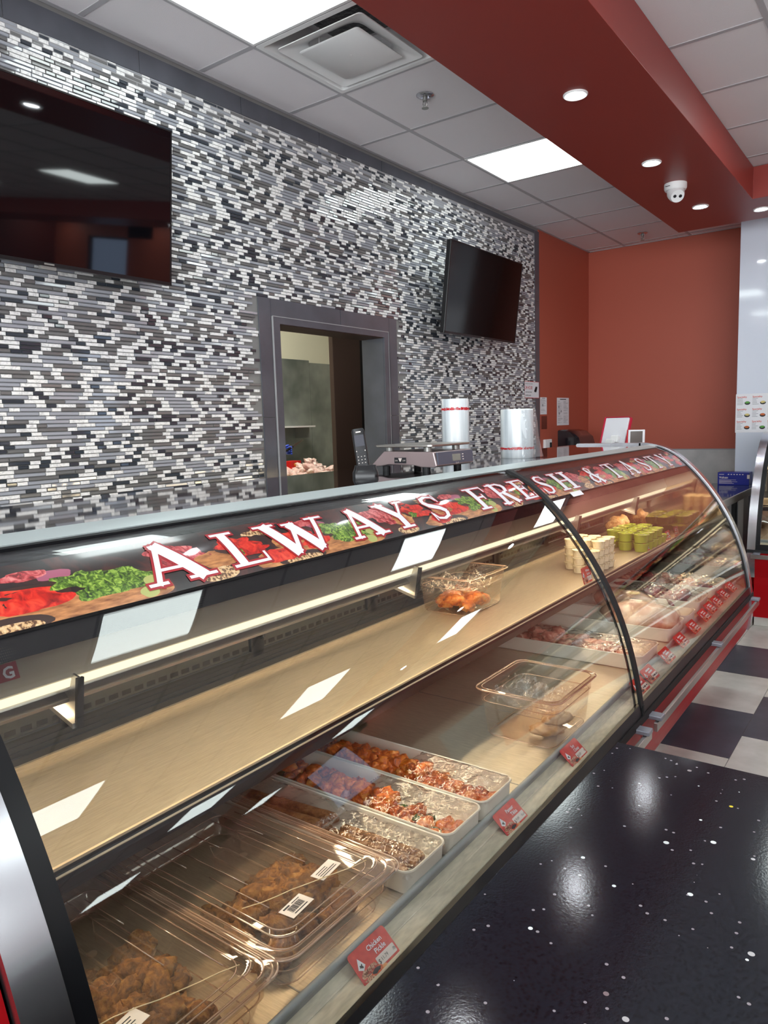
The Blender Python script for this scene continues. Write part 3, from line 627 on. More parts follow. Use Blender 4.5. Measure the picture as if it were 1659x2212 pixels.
def food_art(b, y, seed):
    """one repeat of the printed food picture (about 0.62 m long)"""
    o = .0003; r = random.Random(seed)
    st = .00004
    seq = [(.02, .285, .17, .03, 2, .2), (.15, .29, .13, .022, 2, .2), (.03, .245, .085, .02, 6, .4), (.0, .25, .075, .024, 0, .5), (.045, .262, .05, .018, 0, .5), (-.02, .298, .07, .018, 6, .1), (-.02, .302, .055, .012, 4, .1),
           (.09, .215, .03, .013, 5, .3), (.045, .205, .04, .012, 3, .4), (.17, .245, .06, .02, 1, .7), (.12, .235, .045, .018, 1, .7), (.2, .262, .05, .017, 1, .7), (.145, .268, .045, .014, 1, .6), (.245, .27, .02, .012, 7, .1), (.225, .292, .018, .012, 7, .1),
           (.34, .24, .06, .028, 3, .6), (.31, .215, .05, .018, 3, .6), (.4, .255, .045, .026, 2, .3), (.385, .29, .045, .016, 4, .2), (.47, .23, .06, .026, 6, .15), (.47, .228, .05, .021, 0, .7), (.495, .25, .04, .012, 0, .7), (.455, .248, .015, .01, 1, .7),
           (.54, .205, .03, .01, 4, .9), (.56, .28, .05, .018, 0, .4), (.6, .25, .05, .02, 2, .4), (.63, .235, .05, .018, 0, .6), (.58, .19, .035, .01, 3, .5)]
    for i, (dy, s, ry, rs, mi, wob) in enumerate(seq): blob(b, y + dy, s, ry, rs, mi, o + i * st * .3, wob, seed * 10 + i)

def arcframe(b, y0, y1, s0, s1, o0, o1, back=None, ns=40, mi=0):
    sheet(b, s0, s1, y0, y1, o0, o1, ns, mi)
def case(name, lab, T, y0, y1, near, far, org, words=(), art=(), arms=(), doors=(), body_vertical=False, cats='display case', letters_h=.097):
    t = thing(name, lab, cats, org)
    def nb(): b = B(); b.T = T; return b
    ya = y0 + (.055 if near else 0); yb = y1 - (.055 if far else 0)
    # painted body
    ps = [cv(S_BK - .02 + (SV[-1] - S_BK + .02) * i / 10)[0] for i in range(11)]
    low = [(-.728, -1.24), (-.728, -1.482), (-.80, -1.49)] if body_vertical else [(-.752, -1.225), (-.80, -1.29), (-.87, -1.37), (-.925, -1.43), (-.94, -1.49)]
    poly = [(p.x - .001, p.y) for p in ps] + low + [(-1.6, -1.49), (-1.6, -.985)]
    b = nb(); b.extr(poly, y0 + .002, y1 - .002); obj('body', b, m_red, t)
    # bumper rail and its brackets
    b = nb(); b.box(-.689, -.676, y0 + .03, y1 - .03, -1.045, -1.015); obj('bumper_rail', b, m_steel, t, bevel=.0015)
    for k in range(3):
        yy = y0 + .07 + (y1 - y0 - .14) * k / 2
        b = nb(); b.box(-.722, -.668, yy - .022, yy + .022, -1.014, -.999); obj('rail_bracket', b, m_bracket, t, bevel=.003)
    # deck, front ledge, rail, channel
    b = nb(); b.box(-1.53, -.797, y0, y1, -.948, -.94); obj('deck', b, m_deck, t)
    yj = y0 + .46
    while yj < y1 - .1:
        b = nb(); b.box(-1.53, -.80, yj, yj + .003, -.9402, -.9393); obj('deck_joint', b, m_louver, t); yj += .42
    b = nb(); b.loft([[(x, y, z) for x, z in ((-.80, -.938), (-.7725, -.943), (-.771, -.9445), (-.7715, -.9455), (-.738, -.9515), (-.7355, -.955), (-.7355, -.965), (-.80, -.965))] for y in (y0, y1)]); obj('front_ledge', b, m_ledge, t)
    b = nb(); b.cyl((-.797, y0, -.924), .007, y1 - y0, 14, 'y'); b.box(-.8, -.794, y0, y1, -.94, -.924); obj('tag_rail', b, m_bluerail, t, smooth='a')
    b = nb(); b.box(-.7355, -.7285, y0, y1, -.972, -.966, 1); b.box(-.7285, -.7245, y0, y1, -.972, -.956, 0); obj('glass_channel', b, [m_cream_ch, m_gasket], t)
    b = nb(); sheet(b, S_GB - .012, S_BK, y0, y1, -.004, .008, 6); obj('lower_gasket', b, m_gasket, t)
    b = nb(); sheet(b, s_of(-.985), S_BK + .004, y0 + .0, y1, .006, .013, 4); obj('gasket_lip', b, m_blackm, t)
    # top
    b = nb(); b.box(-1.765, -1.262, y0, y1, -.195, -.1655); obj('top_shelf', b, m_topsteel, t)
    b = nb(); sheet(b, .062, .114, y0, y1, -.006, .003, 6); obj('top_trim', b, m_trim, t, smooth='a')
    b = nb(); sheet(b, .114, .122, y0, y1, -.006, .0005, 2); obj('top_seal', b, m_gasket, t)
    # glass and everything printed on it
    ga = y0 + (.062 if near else .012); gb = y1 - (.062 if far else .012)
    b = nb(); sheet(b, .122, S_GB, ga, gb, -.006, 0, 64); obj('front_glass', b, m_glass, t, smooth='a')
    b = nb(); sheet(b, .122, .172, ga, gb, -.0075, -.0065, 8); obj('dark_print_band', b, m_brushblack, t, smooth='a')
    b = nb(); sheet(b, .172, .3055, ga, gb, -.0075, -.0065, 16); obj('banner_backing', b, m_blackm, t, smooth='a')
    b = nb(); sheet(b, .3055, .345, ga, gb, -.0075, -.0065, 8); obj('dotted_print_band', b, m_frit, t, smooth='a')
    for e0, e1 in ((ga, ga + .02), (gb - .02, gb)):
        b = nb(); sheet(b, .31, S_GB, e0, e1, -.0075, -.0065, 48); obj('glass_edge_print', b, m_edge, t, smooth='a')
    b = nb(); sheet(b, .172, .305, ga + .004, gb - .004, .0001, .0002, 16, 8)
    LIM[0], LIM[1] = ga + .004, gb - .004
    for ys, sd in art: food_art(b, ys, sd)
    ban = obj('banner', b, BN, t, smooth='a')
    for ch, yl, wd in words:
        b = nb(); letter(b, ch, yl, wd, .287, letters_h, .0016); o = obj('letter', b, [m_letter, m_letred], t); o.parent = ban; o['_o'] = ban['_o']
    # canopy panel, lamp, rails
    b = nb(); b.extr([(-1.262, -.195), (-1.252, -.195), (-1.168, -.408), (-1.178, -.414)], y0, y1); obj('canopy_panel', b, m_canopy, t)
    b = nb(); b.extr([(-1.1735, -.4135), (-1.1805, -.429), (-1.190, -.427), (-1.180, -.412)], y0 + .01, y1 - .01); obj('lamp_strip', b, m_led, t)
    b = nb(); b.extr([(-1.184, -.436), (-1.20, -.442), (-1.186, -.452), (-1.188, -.458), (-1.21, -.452), (-1.24, -.40), (-1.2, -.405)], y0, y1); obj('lamp_housing', b, m_steel, t)
    b = nb(); b.cyl((-1.243, y0 + .03, -.425), .011, y1 - y0 - .06, 12, 'y'); obj('fill_tube', b, m_fill_tube, t, smooth='a')  # added hidden tube, extra light for the shelf and deck
    for yy in arms:
        b = nb(); b.extr([(-1.150, -.408), (-1.165, -.498), (-1.36, -.44), (-1.30, -.38)], yy, yy + .004, mi=0); b.extr([(-1.147, -.408), (-1.162, -.499), (-1.169, -.497), (-1.154, -.408)], yy - .004, yy + .008, mi=1); b.extr([(-1.165, -.498), (-1.165, -.489), (-1.36, -.431), (-1.36, -.44)], yy - .01, yy + .004)
        obj('lamp_arm', b, [m_steel, m_rubber], t)
    # shelf
    b = nb(); b.box(-1.515, -1.128, y0, y1, -.712, -.70); b.box(-1.52, -1.512, y0, y1, -.70, -.687); obj('shelf_panel', b, m_shelf, t)
    b = nb(); b.extr([(-1.128, -.697), (-1.122, -.697), (-1.122, -.702), (-1.128, -.702)], y0, y1, mi=1)
    b.extr([(-1.128, -.702), (-1.120, -.702), (-1.1225, -.708), (-1.119, -.712), (-1.1145, -.722), (-1.1165, -.744), (-1.128, -.748), (-1.14, -.748)], y0, y1, mi=0); b.extr([(-1.1195, -.7105), (-1.1165, -.7125), (-1.1175, -.7145), (-1.12, -.7125)], y0, y1, mi=1); obj('shelf_edge', b, [m_gasket, m_cream_ch], t)
    # rear: sliding doors over a black track, perforated rail
    b = nb(); b.box(-1.56, -1.52, y0, y1, -.70, -.672); b.box(-1.553, -1.527, y0, y1, -.672, -.662); b.box(-1.549, -1.531, y0, y1, -.662, -.650); b.box(-1.56, -1.52, y0, y1, -.23, -.195); obj('door_track', b, m_blacksat, t)
    n = len(doors)
    for (d0, d1) in doors:
        b = nb(); b.box(-1.546, -1.534, d0, d0 + .045, -.65, -.23); b.box(-1.546, -1.534, d1 - .045, d1, -.65, -.23); b.box(-1.546, -1.534, d0, d1, -.65, -.635); fr = obj('rear_door', b, m_blacksat, t)
        b = nb(); b.box(-1.541, -1.538, d0 + .045, d1 - .045, -.635, -.23); o = obj('door_glass', b, m_doorglass, t); o.parent = fr
        b = nb(); b.tube([(-1.53, d0 + .03, -.60), (-1.518, d0 + .03, -.595), (-1.518, d0 + .03, -.55), (-1.53, d0 + .03, -.545)], .004, 6); o = obj('door_pull', b, m_blacksat, t); o.parent = fr
    b = nb(); b.box(-1.66, -1.655, y0, y1, -.72, -.62, 0); yy = y0 + .03
    while yy < y1 - .05: b.box(-1.6555, -1.6535, yy, yy + .026, -.674, -.662, 1); b.box(-1.6560, -1.6525, yy - .002, yy + .028, -.6775, -.6755, 0); yy += .038
    obj('vent_rail', b, [m_louver, m_blackm], t)
    b = nb(); b.box(-1.535, -1.527, y0, y1, -.94, -.712); obj('lower_back_panel', b, m_inner, t)
    # ends
    poly = [tuple(cv(.02 + (SV[-1] - .02) * i / 40)[0]) for i in range(41)] + low + [(-1.6, -1.49), (-1.6, -.72), (-1.765, -.30), (-1.765, -.17)]
    for on, e0, sg in ((near, y0, 1), (far, y1, -1)):
        if not on: continue
        b = nb(); b.extr(poly, e0 + sg * .012, e0 + sg * .050); obj('end_panel', b, m_mirror, t)
        b = nb(); sheet(b, .0, SV[-1], e0, e0 + sg * .055, -.012, .010, 56); b.box(-1.70, -1.32, e0, e0 + sg * .055, -.178, -.1545); b.cyl((-1.70, e0, -.166), .0118, sg * .055, 12, 'y'); obj('end_frame', b, m_chrome, t, smooth='a')
        b = nb(); sheet(b, .10, S_BK, e0 + sg * .055, e0 + sg * .083, -.010, .004, 56); obj('end_gasket', b, m_gasket, t, smooth='a')
    return t
m_brushblack = noisy(mat('brushed_black', c(34, 37, 42), .3, .4), [(.4, c(18, 19, 22)), (.6, c(66, 70, 76))], 60, 4, .1, stretch=(6, .4, 6), bdist=.001)
m_blacksat = mat('satin_black', c(22, 25, 28), .35, .1)
m_letter = mat('letter_white', c(232, 234, 240), .3, coat=.2); m_letred = mat('letter_outline', c(158, 18, 32), .3, coat=.2)
m_fill_tube = glow('fill_tube_glow', (1.0, .81, .54, 1), TUBE_FILL)  # glow of the added tube behind the lamp housing
# dotted ceramic print: holes let one see through
m_frit = bpy.data.materials.new('dotted_print'); m_frit.use_nodes = True; nt = m_frit.node_tree; nt.nodes.clear()
o_ = N(m_frit, 'ShaderNodeOutputMaterial'); mx_ = N(m_frit, 'ShaderNodeMixShader'); tr_ = N(m_frit, 'ShaderNodeBsdfTransparent'); df_ = N(m_frit, 'ShaderNodeBsdfDiffuse'); df_.inputs[0].default_value = c(24, 25, 28)
tc_ = N(m_frit, 'ShaderNodeTexCoord'); vo_ = N(m_frit, 'ShaderNodeTexVoronoi'); vo_.inputs['Scale'].default_value = 330; vo_.inputs['Randomness'].default_value = 0
lt_ = N(m_frit, 'ShaderNodeMath', operation='LESS_THAN'); lt_.inputs[1].default_value = .33
L(m_frit, tc_.outputs['Object'], vo_.inputs['Vector']); L(m_frit, vo_.outputs['Distance'], lt_.inputs[0]); L(m_frit, lt_.outputs[0], mx_.inputs[0]); L(m_frit, df_.outputs[0], mx_.inputs[1]); L(m_frit, tr_.outputs[0], mx_.inputs[2]); L(m_frit, mx_.outputs[0], o_.inputs[0])

DV = 2.372
case('display_case', 'long curved-glass food display case with ALWAYS FRE lettering, deep pans and orange trays', T_main, .345, DV, True, False, (-1.2, 1.36, ZF),
     words=[('A', .748, .145), ('L', .94, .108), ('W', 1.068, .20), ('A', 1.318, .135), ('Y', 1.482, .122), ('S', 1.672, .108), ('F', 1.935, .125), ('R', 2.085, .125), ('E', 2.24, .118)],
     art=[(.52, 1), (1.15, 2), (1.78, 1)], arms=(.652, 1.708), doors=((.35, .87), (.83, 1.45), (1.41, 2.0), (1.97, 2.37)))
case('display_case', 'farther curved-glass display case with SH & TASTY lettering, raw meat trays and sauce cups', T_main, DV + .001, 4.40, False, True, (-1.2, 3.38, ZF),
     words=[('S', 2.425, .10), ('H', 2.575, .16), ('&', 2.90, .135), ('T', 3.155, .125), ('A', 3.375, .14), ('S', 3.62, .11), ('T', 3.80, .125), ('Y', 3.995, .125)],
     art=[(2.44, 2), (3.05, 1), (3.66, 2)], arms=(2.95, 3.75), doors=((2.39, 2.95), (2.92, 3.5), (3.46, 3.95), (3.9, 4.38)))
# joint between the two cases: black strip over the seam
b = B(); b.T = T_main; sheet(b, .13, S_GB - .002, DV - .013, DV + .013, .001, .011, 56); b.box(-.724, -.712, DV - .006, DV + .006, -.995, -.95)
b.cyl((-1.128, DV, -.735), .010, .012, 10, 'x')
tag(obj('joint_strip', b, m_blackm, smooth='a'), 'black curved strip covering the seam between the two long glass cases', 'joint strip')
case('display_case', 'chrome-edged curved glass case standing crosswise beside the corner worktop', T_perp, 0, 3.2, True, False, (.6, 6.3, ZF), art=[(.1, 1), (.75, 2), (1.4, 1), (2.0, 2), (2.5, 1)], arms=(.9,), doors=((.06, .7), (.68, 1.4), (1.38, 2.2), (2.18, 3.1)), body_vertical=True)
# a tiled curb under all three, matching the floor's checker
b = B()
for k in range(-7, 5):
    ya = 3.457 + .606 * k; yb = min(ya + .606, 5.84)
    if ya > 5.8: continue
    b.box(-1.55, -.958, max(ya, .2) + .0015, yb - .0015, ZF + .001, ZF + .07, 1 if k % 2 == 0 else 0)
for k in range(7): b.box(-.95 + .606 * k + .002, -.95 + .606 * (k + 1) - .002, 5.84, 6.3, ZF + .001, ZF + .085, 0)
S(obj('baseboard_case', b, [m_floorw, m_floord]))
# red neighbour panel past the chrome end of the near case
b = B(); b.T = T_main; b.extr([tuple(cv(.02 + (SV[-1] - .02) * i / 40)[0] - .010 * cv(.02 + (SV[-1] - .02) * i / 40)[1]) for i in range(41)] + [(-.93, -1.43), (-.94, -1.55), (-1.6, -1.55), (-1.6, -.17)], .24, .342)
tag(obj('counter_end_panel', b, m_red), 'dark red counter end panel beyond the chrome edge of the near glass case', 'end panel')
# round sticker on the canopy panel and a torn white label on the glass
b = B(); o = Vector((-1.178, .50, -.375)); b.T = None
uxx, uyy = (0, 1, 0), (-.37, 0, .93); quadon(b, o + Vector((.0, 0, -.008)), uxx, uyy, 0, .062, 0, .028, 0, .0006); write(b, 'G', o + Vector((.0006, .036, -.0035)), uxx, uyy, .026, 1, bold=.03, depth=.0006)
b.v = [T_main(v) + Vector((.012, 0, 0)) for v in b.v]
tag(obj('sticker', b, [mat('sticker_red', c(150, 18, 40), .4), m_letter]), 'small red sticker with a white G on the steel canopy inside the near case', 'sticker')
b = B(); 
for ya, yb in ((2.60, 2.705),): sheet(b, .300, .322, ya, yb, .0006, .0012, 4)
b.v = [T_main(v) for v in b.v]; tag(obj('torn_label', b, m_letter), 'torn white label remnant on the glass below the H of the lettering', 'label')
# ================================================================ CORNER, COUNTER AND THINGS ON TOP
t = thing('corner_worktop', 'dark blue-grey glossy worktop with steel edge in the corner between the glass cases', 'worktop', (-1.6, 6.2, ZF))
b = B(); b.box(-2.2, -1.105, 4.55, 6.855, -.615, -.60); obj('top', b, noisy(mat('worktop_stone', c(40, 46, 66), .08), [(.45, c(24, 30, 52)), (.7, c(50, 58, 86))], 60, 3), t)
b = B(); b.box(-1.105, -1.093, 4.55, 6.855, -.652, -.598); obj('edge', b, m_steel, t, bevel=.002)
for x, y in ((-1.14, 4.9), (-1.14, 5.6), (-1.14, 6.1)):
    b = B(); b.box(x - .03, x, y, y + .05, ZF, -.62); obj('leg', b, m_blackm, t)
for y in (5.2, 6.3): b = B(); b.box(-1.16, -1.12, y, y + .2, ZF, -.66); obj('side_panel', b, m_steel, t)
b = B(); b.box(-2.15, -1.2, 4.6, 6.9, -1.1, -1.08); obj('lower_shelf', b, m_steel, t)
t = thing('glove_carton', 'blue glove carton with white printing on the corner worktop', 'carton', (-1.28, 6.77, -.60))
b = B(); b.T = lambda p: Vector((-1.3, 6.85, 0)) + (p - Vector((-1.3, 6.85, 0)))
b.box(-1.40, -1.155, 6.705, 6.845, -.60, -.493); obj('box', b, m_blue, t, bevel=.002)
b = B(); b.T = lambda p: Vector((-1.3, 6.85, 0)) + (p - Vector((-1.3, 6.85, 0)))
o = Vector((-1.40, 6.7047, -.6)); write(b, 'Vulcan', o + Vector((.012, 0, .055)), UX, UZ, .026, 0, bold=.02)
for k in range(5): quadon(b, o, UX, UZ, .012, .012 + random.uniform(.09, .17), .012 + k * .0075, .0145 + k * .0075, 0)
for k in range(6): discon(b, o, UX, UZ, .085 + k * .022, .09, .006, .004, 0)
quadon(b, o, UX, UZ, .012, .05, .088, .092, 0); quadon(b, o, UX, UZ, .228, .248, .055, .088, 0); obj('lettering', b, m_cardw, t)
t = thing('card_terminal', 'small dark card terminal with lit screen on the corner worktop behind the chrome frame', 'card terminal', (-1.33, 6.0, -.60))
b = B(); b.obox((-1.33, 6.0, -.565), (.08, .17, .06), (.0, -.2, .3)); obj('body', b, m_black, t, bevel=.006); b = B(); b.obox((-1.33, 6.02, -.533), (.06, .07, .003), (.0, -.2, .3)); obj('screen', b, m_lcd, t)
# order monitor and tablet behind the counter
t = thing('pos_monitor', 'white-backed sales monitor with red edge behind the case top', 'monitor', (-1.72, 4.98, -.60))
R = Matrix.Rotation(math.radians(-20), 3, 'Z') @ Matrix.Rotation(math.radians(-17), 3, 'X')
b = B(); b.T = lambda p: Vector((-1.70, 4.98, -.10)) + R @ p
b.box(-.095, .095, 0, .014, -.13, .10, 0); obj('back_shell', b, mat('shell_white', c(226, 226, 232), .3), t, bevel=.004)
b = B(); b.T = lambda p: Vector((-1.70, 4.98, -.10)) + R @ p; b.box(-.104, -.0945, -.006, .03, -.135, .105); b.box(-.104, .1, .0145, .034, -.135, .105); b.box(-.1, .098, -.003, .03, .1005, .106); obj('red_bezel', b, mat('bezel_red', c(190, 24, 60), .3), t, bevel=.002)
b = B(); b.T = lambda p: Vector((-1.70, 4.98, -.10)) + R @ p; b.box(.0, .06, -.03, 0, -.08, -.03); b.box(-.02, .04, -.05, -.01, -.14, -.06); obj('bracket', b, m_white, t, bevel=.006)
b = B(); b.cyl((-1.70, 5.0, -.60), .09, .015, 24); b.cyl((-1.70, 5.0, -.59), .018, .42, 16); obj('stand', b, mat('stand_red', c(170, 24, 50), .3), t)
t = thing('tablet', 'small white tablet with red side on a stand beside the sales monitor', 'tablet', (-1.52, 4.9, -.60))
b = B(); R2 = Matrix.Rotation(math.radians(14), 3, 'Z') @ Matrix.Rotation(math.radians(-22), 3, 'X'); b.T = lambda p: Vector((-1.52, 4.88, -.135)) + R2 @ p
b.box(-.052, .052, -.008, .004, -.07, .05); obj('case_shell', b, mat('tablet_white', c(224, 222, 226), .3), t, bevel=.003)
b = B(); b.T = lambda p: Vector((-1.52, 4.88, -.135)) + R2 @ p; b.box(-.038, .038, -.0095, -.008, -.062, .038); obj('screen', b, mat('tablet_screen', c(96, 88, 84), .15), t)
b = B(); b.T = lambda p: Vector((-1.52, 4.88, -.135)) + R2 @ p; b.box(-.06, -.053, -.006, .012, -.07, .05); obj('red_side', b, m_redink, t)
b = B(); b.cyl((-1.52, 4.9, -.60), .07, .012, 24); b.cyl((-1.52, 4.9, -.59), .014, .40, 14); obj('stand', b, m_white, t)
b = B(); b.box(-2.3, -2.0, 4.6, 5.2, -.6, -.59); 
# ---- cordless phone in its cradle
ZT = -.1655
t = thing('cordless_phone', 'black cordless phone standing in its charging cradle on the case top', 'phone', (-1.455, 1.88, ZT))
q = Matrix.Rotation(math.radians(38), 3, 'Z'); P0 = Vector((-1.455, 1.88, ZT))
b = B(); b.T = lambda p: P0 + q @ p
b.loft([rr(-.042, .042, -.03, .04, .015, 0), rr(-.042, .042, -.03, .04, .015, .012), rr(-.037, .037, -.024, .034, .015, .024), rr(-.034, .034, -.018, .024, .012, .036)]); obj('cradle', b, m_black, t, smooth='a')
lean = Matrix.Rotation(math.radians(-12), 3, 'X') @ Matrix.Rotation(math.radians(-7), 3, 'Y')
def hp(p): return P0 + q @ (Vector((-.004, -.004, .015)) + lean @ Vector(p))
b = B(); b.T = hp
b.loft([[(x, z, y) for x, z, y in rr(-.021, .021, -.009, .012, .008, y_)] for y_ in (0, .03, .10, .135)] + [[(x * .86, z * .9, y) for x, z, y in rr(-.021, .021, -.009, .012, .008, .142)]]); obj('handset', b, m_black, t, smooth='a')
b = B(); b.T = hp; b.box(-.015, .015, -.0105, -.009, .083, .120); obj('screen', b, mat('phone_screen', c(66, 68, 76), .12), t)
b = B(); b.T = hp
for r_ in range(4):
    for k in range(3): b.box(-.015 + k * .0105, -.0075 + k * .0105, -.0105, -.009, .014 + r_ * .0105, .0215 + r_ * .0105, 0); b.box(-.0135 + k * .0105, -.0105 + k * .0105, -.0108, -.0104, .0165 + r_ * .0105, .0185 + r_ * .0105, 1)
b.cyl((0, -.009, .068), .0085, -.0016, 18, 'y', 0)
for dx in (-.015, .013): b.box(dx - .001, dx + .002, -.0106, -.0095, .066, .069, 1)
obj('keypad', b, [m_blacksat, m_cardw], t)
b = B(); b.T = hp; b.box(-.008, .008, -.0103, -.0095, .128, .132); obj('maker_mark', b, m_cardw, t)
# ---- price scale
t = thing('counter_scale', 'grey electronic counter scale with steel weighing plate on the case top', 'scale', (-1.46, 2.23, ZT))
x0, x1, y0, y1 = -1.595, -1.325, 2.10, 2.35
b = B(); prof = [(x0 - .0, -.143), (x0 + .055, -.095), (x1 - .008, -.098), (x1 + .004, -.146), (x1 - .01, -.151), (x1 - .06, -.150), (x1 - .09, -.144), (x0 + .07, -.142), (x0 + .04, -.148), (x0 + .005, -.149)]
b.extr(prof, y0, y1); obj('body', b, m_scale, t, bevel=.003)
b = B(); b.extr([(x1 - .0035, -.1005), (x1 + .0045, -.1005), (x1 + .0075, -.142), (x1 + .0035, -.142)], y0 + .008, y1 - .006); obj('control_panel', b, m_scalepanel, t)
b = B(); o = Vector((x1 + .0062, y0, -.1)); n_ = (.10, 0, .99); quadon(b, o + Vector((.0012, 0, -.034)), UY, (-.1, 0, 1), .10, .155, .0, .024, 0, .001)
for k in range(3): quadon(b, o + Vector((.0012, 0, -.034)), UY, (-.1, 0, 1), .168, .176, .002 + k * .009, .005 + k * .009, 1, .001); 
write(b, 'Exell', o + Vector((.0022, .12, -.045)), UY, (-.1, 0, 1), .010, 1); obj('display', b, [m_lcd, m_cardw], t)
b = B(); b.loft([rr(x0 + .03, x1 - .01, y0 - .01, y1 + .005, .02, -.0815), rr(x0 + .022, x1 - .004, y0 - .014, y1 + .009, .02, -.079), rr(x0 + .022, x1 - .004, y0 - .014, y1 + .009, .02, -.074), rr(x0 + .03, x1 - .012, y0 - .006, y1 + .0, .02, -.0725)]); obj('weighing_plate', b, m_steel, t, smooth='a')
b = B()
for x, y in ((x0 + .06, y0 + .03), (x1 - .05, y0 + .03), (x1 - .05, y1 - .03)): b.cyl((x, y, -.098), .014, .018, 14)
obj('plate_support', b, m_louver, t)
for x, y in ((x0 + .05, y0 + .02), (x1 - .05, y0 + .02), (x1 - .045, y1 - .03), (x0 + .05, y1 - .03)):
    b = B(); b.cyl((x, y, ZT), .014, .017, 16); obj('foot', b, m_blackm, t)
b = B(); o = Vector((x1 - .17, y0 - .0004, -.137)); quadon(b, o, UX, UZ, 0, .05, 0, .02, 0, .0006); b.add([o + Vector(p) for p in ((.017, -.0008, .018), (.033, -.0008, .018), (.0275, -.0008, .006), (.0225, -.0008, .006))], [(0, 1, 2, 3)], 1)
write(b, 'ON', o + Vector((.003, -.0007, .007)), UX, UZ, .007, 1); write(b, 'OFF', o + Vector((.035, -.0007, .007)), UX, UZ, .007, 1); obj('switch_label', b, [m_ink, m_cardw], t)
# ---- rolls of produce bags
def bagroll(x, y, r, h, zb, lab, flap=False):
    t = thing('bag_roll', lab, 'bag roll', (x, y, ZT))
    b = B(); n = 48; ls = []
    for k, (rr_, z) in enumerate(((.02, .002), (r * .97, .0), (r, .004), (r, h * .33), (r * 1.005, h * .66), (r, h - .004), (r * .96, h), (.022, h - .002), (.02, h - .02))):
        ls.append([(x + rr_ * (1 + .006 * noise.noise(Vector((math.cos(2 * math.pi * i / n) * 3, math.sin(2 * math.pi * i / n) * 3, k * .4)))) * math.cos(2 * math.pi * i / n), y + rr_ * (1 + .006 * noise.noise(Vector((i * .3, k, 1)))) * math.sin(2 * math.pi * i / n), ZT + z) for i in range(n)])
    b.loft(ls); obj('wound_bags', b, m_bagroll, t, smooth='a')
    b = B(); n = 70
    for i in range(n):
        a = 2 * math.pi * i / n; a2 = a + 2 * math.pi / n * random.uniform(.6, 1.15); hh = random.uniform(.003, .0065); zc = ZT + zb + random.uniform(-.0012, .0012); ro = r * 1.013
        b.loft([[(x + q * math.cos(t_), y + q * math.sin(t_), z_) for q, z_ in ((ro, zc - hh), (ro + .0006, zc - hh), (ro + .0006, zc + hh), (ro, zc + hh))] for t_ in (a, a2)])
    obj('red_seal_line', b, m_redink, t)
    if flap:
        b = B(); vs = []; fs = []; nu, nv = 14, 12; a0 = math.radians(-48)
        for i in range(nu + 1):
            for j in range(nv + 1):
                u = i / nu; v_ = j / nv; rad = r * (1.02 + .5 * u * u * (1.1 - v_) + .04 * math.sin(9 * u + 6 * v_)); a = a0 + u * 1.3
                vs.append((x + rad * math.cos(a), y + rad * math.sin(a), ZT + .004 + (h - .01) * v_))
        for i in range(nu):
            for j in range(nv): k = i * (nv + 1) + j; fs.append((k, k + nv + 1, k + nv + 2, k + 1))
        b.add(vs, fs); obj('loose_bag', b, m_sheer, t, smooth=True)
    return t
bagroll(-1.665, 2.81, .060, .266, .222, 'tall narrow roll of clear bags with red line near the top, behind the scale')
bagroll(-1.452, 2.98, .072, .214, .043, 'shorter wide roll of clear bags with red line near its base, on the case top', True)
# ---- granite counter in front
m_gran = mat('black_quartz', c(24, 26, 31), .11, coat=.0, spec=.5); p = m_gran.node_tree.nodes['Principled BSDF']
tc = N(m_gran, 'ShaderNodeTexCoord')
v1 = N(m_gran, 'ShaderNodeTexVoronoi'); v1.inputs['Scale'].default_value = 240; v1.inputs['Randomness'].default_value = 1
v2 = N(m_gran, 'ShaderNodeTexVoronoi'); v2.inputs['Scale'].default_value = 46
v3 = N(m_gran, 'ShaderNodeTexVoronoi'); v3.inputs['Scale'].default_value = 120
for v_ in (v1, v2, v3): L(m_gran, tc.outputs['Object'], v_.inputs['Vector'])
r1 = N(m_gran, 'ShaderNodeValToRGB'); e = r1.color_ramp.elements; e[0].position = .0; e[0].color = c(4, 4, 6); e[1].position = .55; e[1].color = c(25, 28, 36); L(m_gran, v1.outputs['Distance'], r1.inputs[0])
sx = N(m_gran, 'ShaderNodeSeparateColor'); L(m_gran, v2.outputs['Color'], sx.inputs[0])
def thr(src, sock, op, val):
    n = N(m_gran, 'ShaderNodeMath', operation=op); n.inputs[1].default_value = val; L(m_gran, src.outputs[sock], n.inputs[0]); return n
def mul(a, b_):
    n = N(m_gran, 'ShaderNodeMath', operation='MULTIPLY'); L(m_gran, a.outputs[0], n.inputs[0]); L(m_gran, b_.outputs[0], n.inputs[1]); return n
chip = mul(thr(v2, 'Distance', 'LESS_THAN', .14), thr(sx, 'Red', 'GREATER_THAN', .80))
sx3 = N(m_gran, 'ShaderNodeSeparateColor'); L(m_gran, v3.outputs['Color'], sx3.inputs[0])
chip3 = mul(thr(v3, 'Distance', 'LESS_THAN', .2), thr(sx3, 'Red', 'GREATER_THAN', .88))
cr2 = N(m_gran, 'ShaderNodeValToRGB'); e = cr2.color_ramp.elements; e[0].position = 0; e[0].color = c(120, 100, 104); e[1].position = .6; e[1].color = c(226, 232, 232); e.new(.93).color = c(226, 232, 232); e.new(.96).color = c(220, 200, 60); L(m_gran, sx.outputs['Green'], cr2.inputs[0])
mxa = N(m_gran, 'ShaderNodeMix', data_type='RGBA'); L(m_gran, chip.outputs[0], mxa.inputs[0]); L(m_gran, r1.outputs[0], mxa.inputs[6]); L(m_gran, cr2.outputs[0], mxa.inputs[7])
mxb = N(m_gran, 'ShaderNodeMix', data_type='RGBA'); mxb.inputs[7].default_value = c(140, 132, 138); L(m_gran, chip3.outputs[0], mxb.inputs[0]); L(m_gran, mxa.outputs[2], mxb.inputs[6]); L(m_gran, mxb.outputs[2], p.inputs['Base Color'])
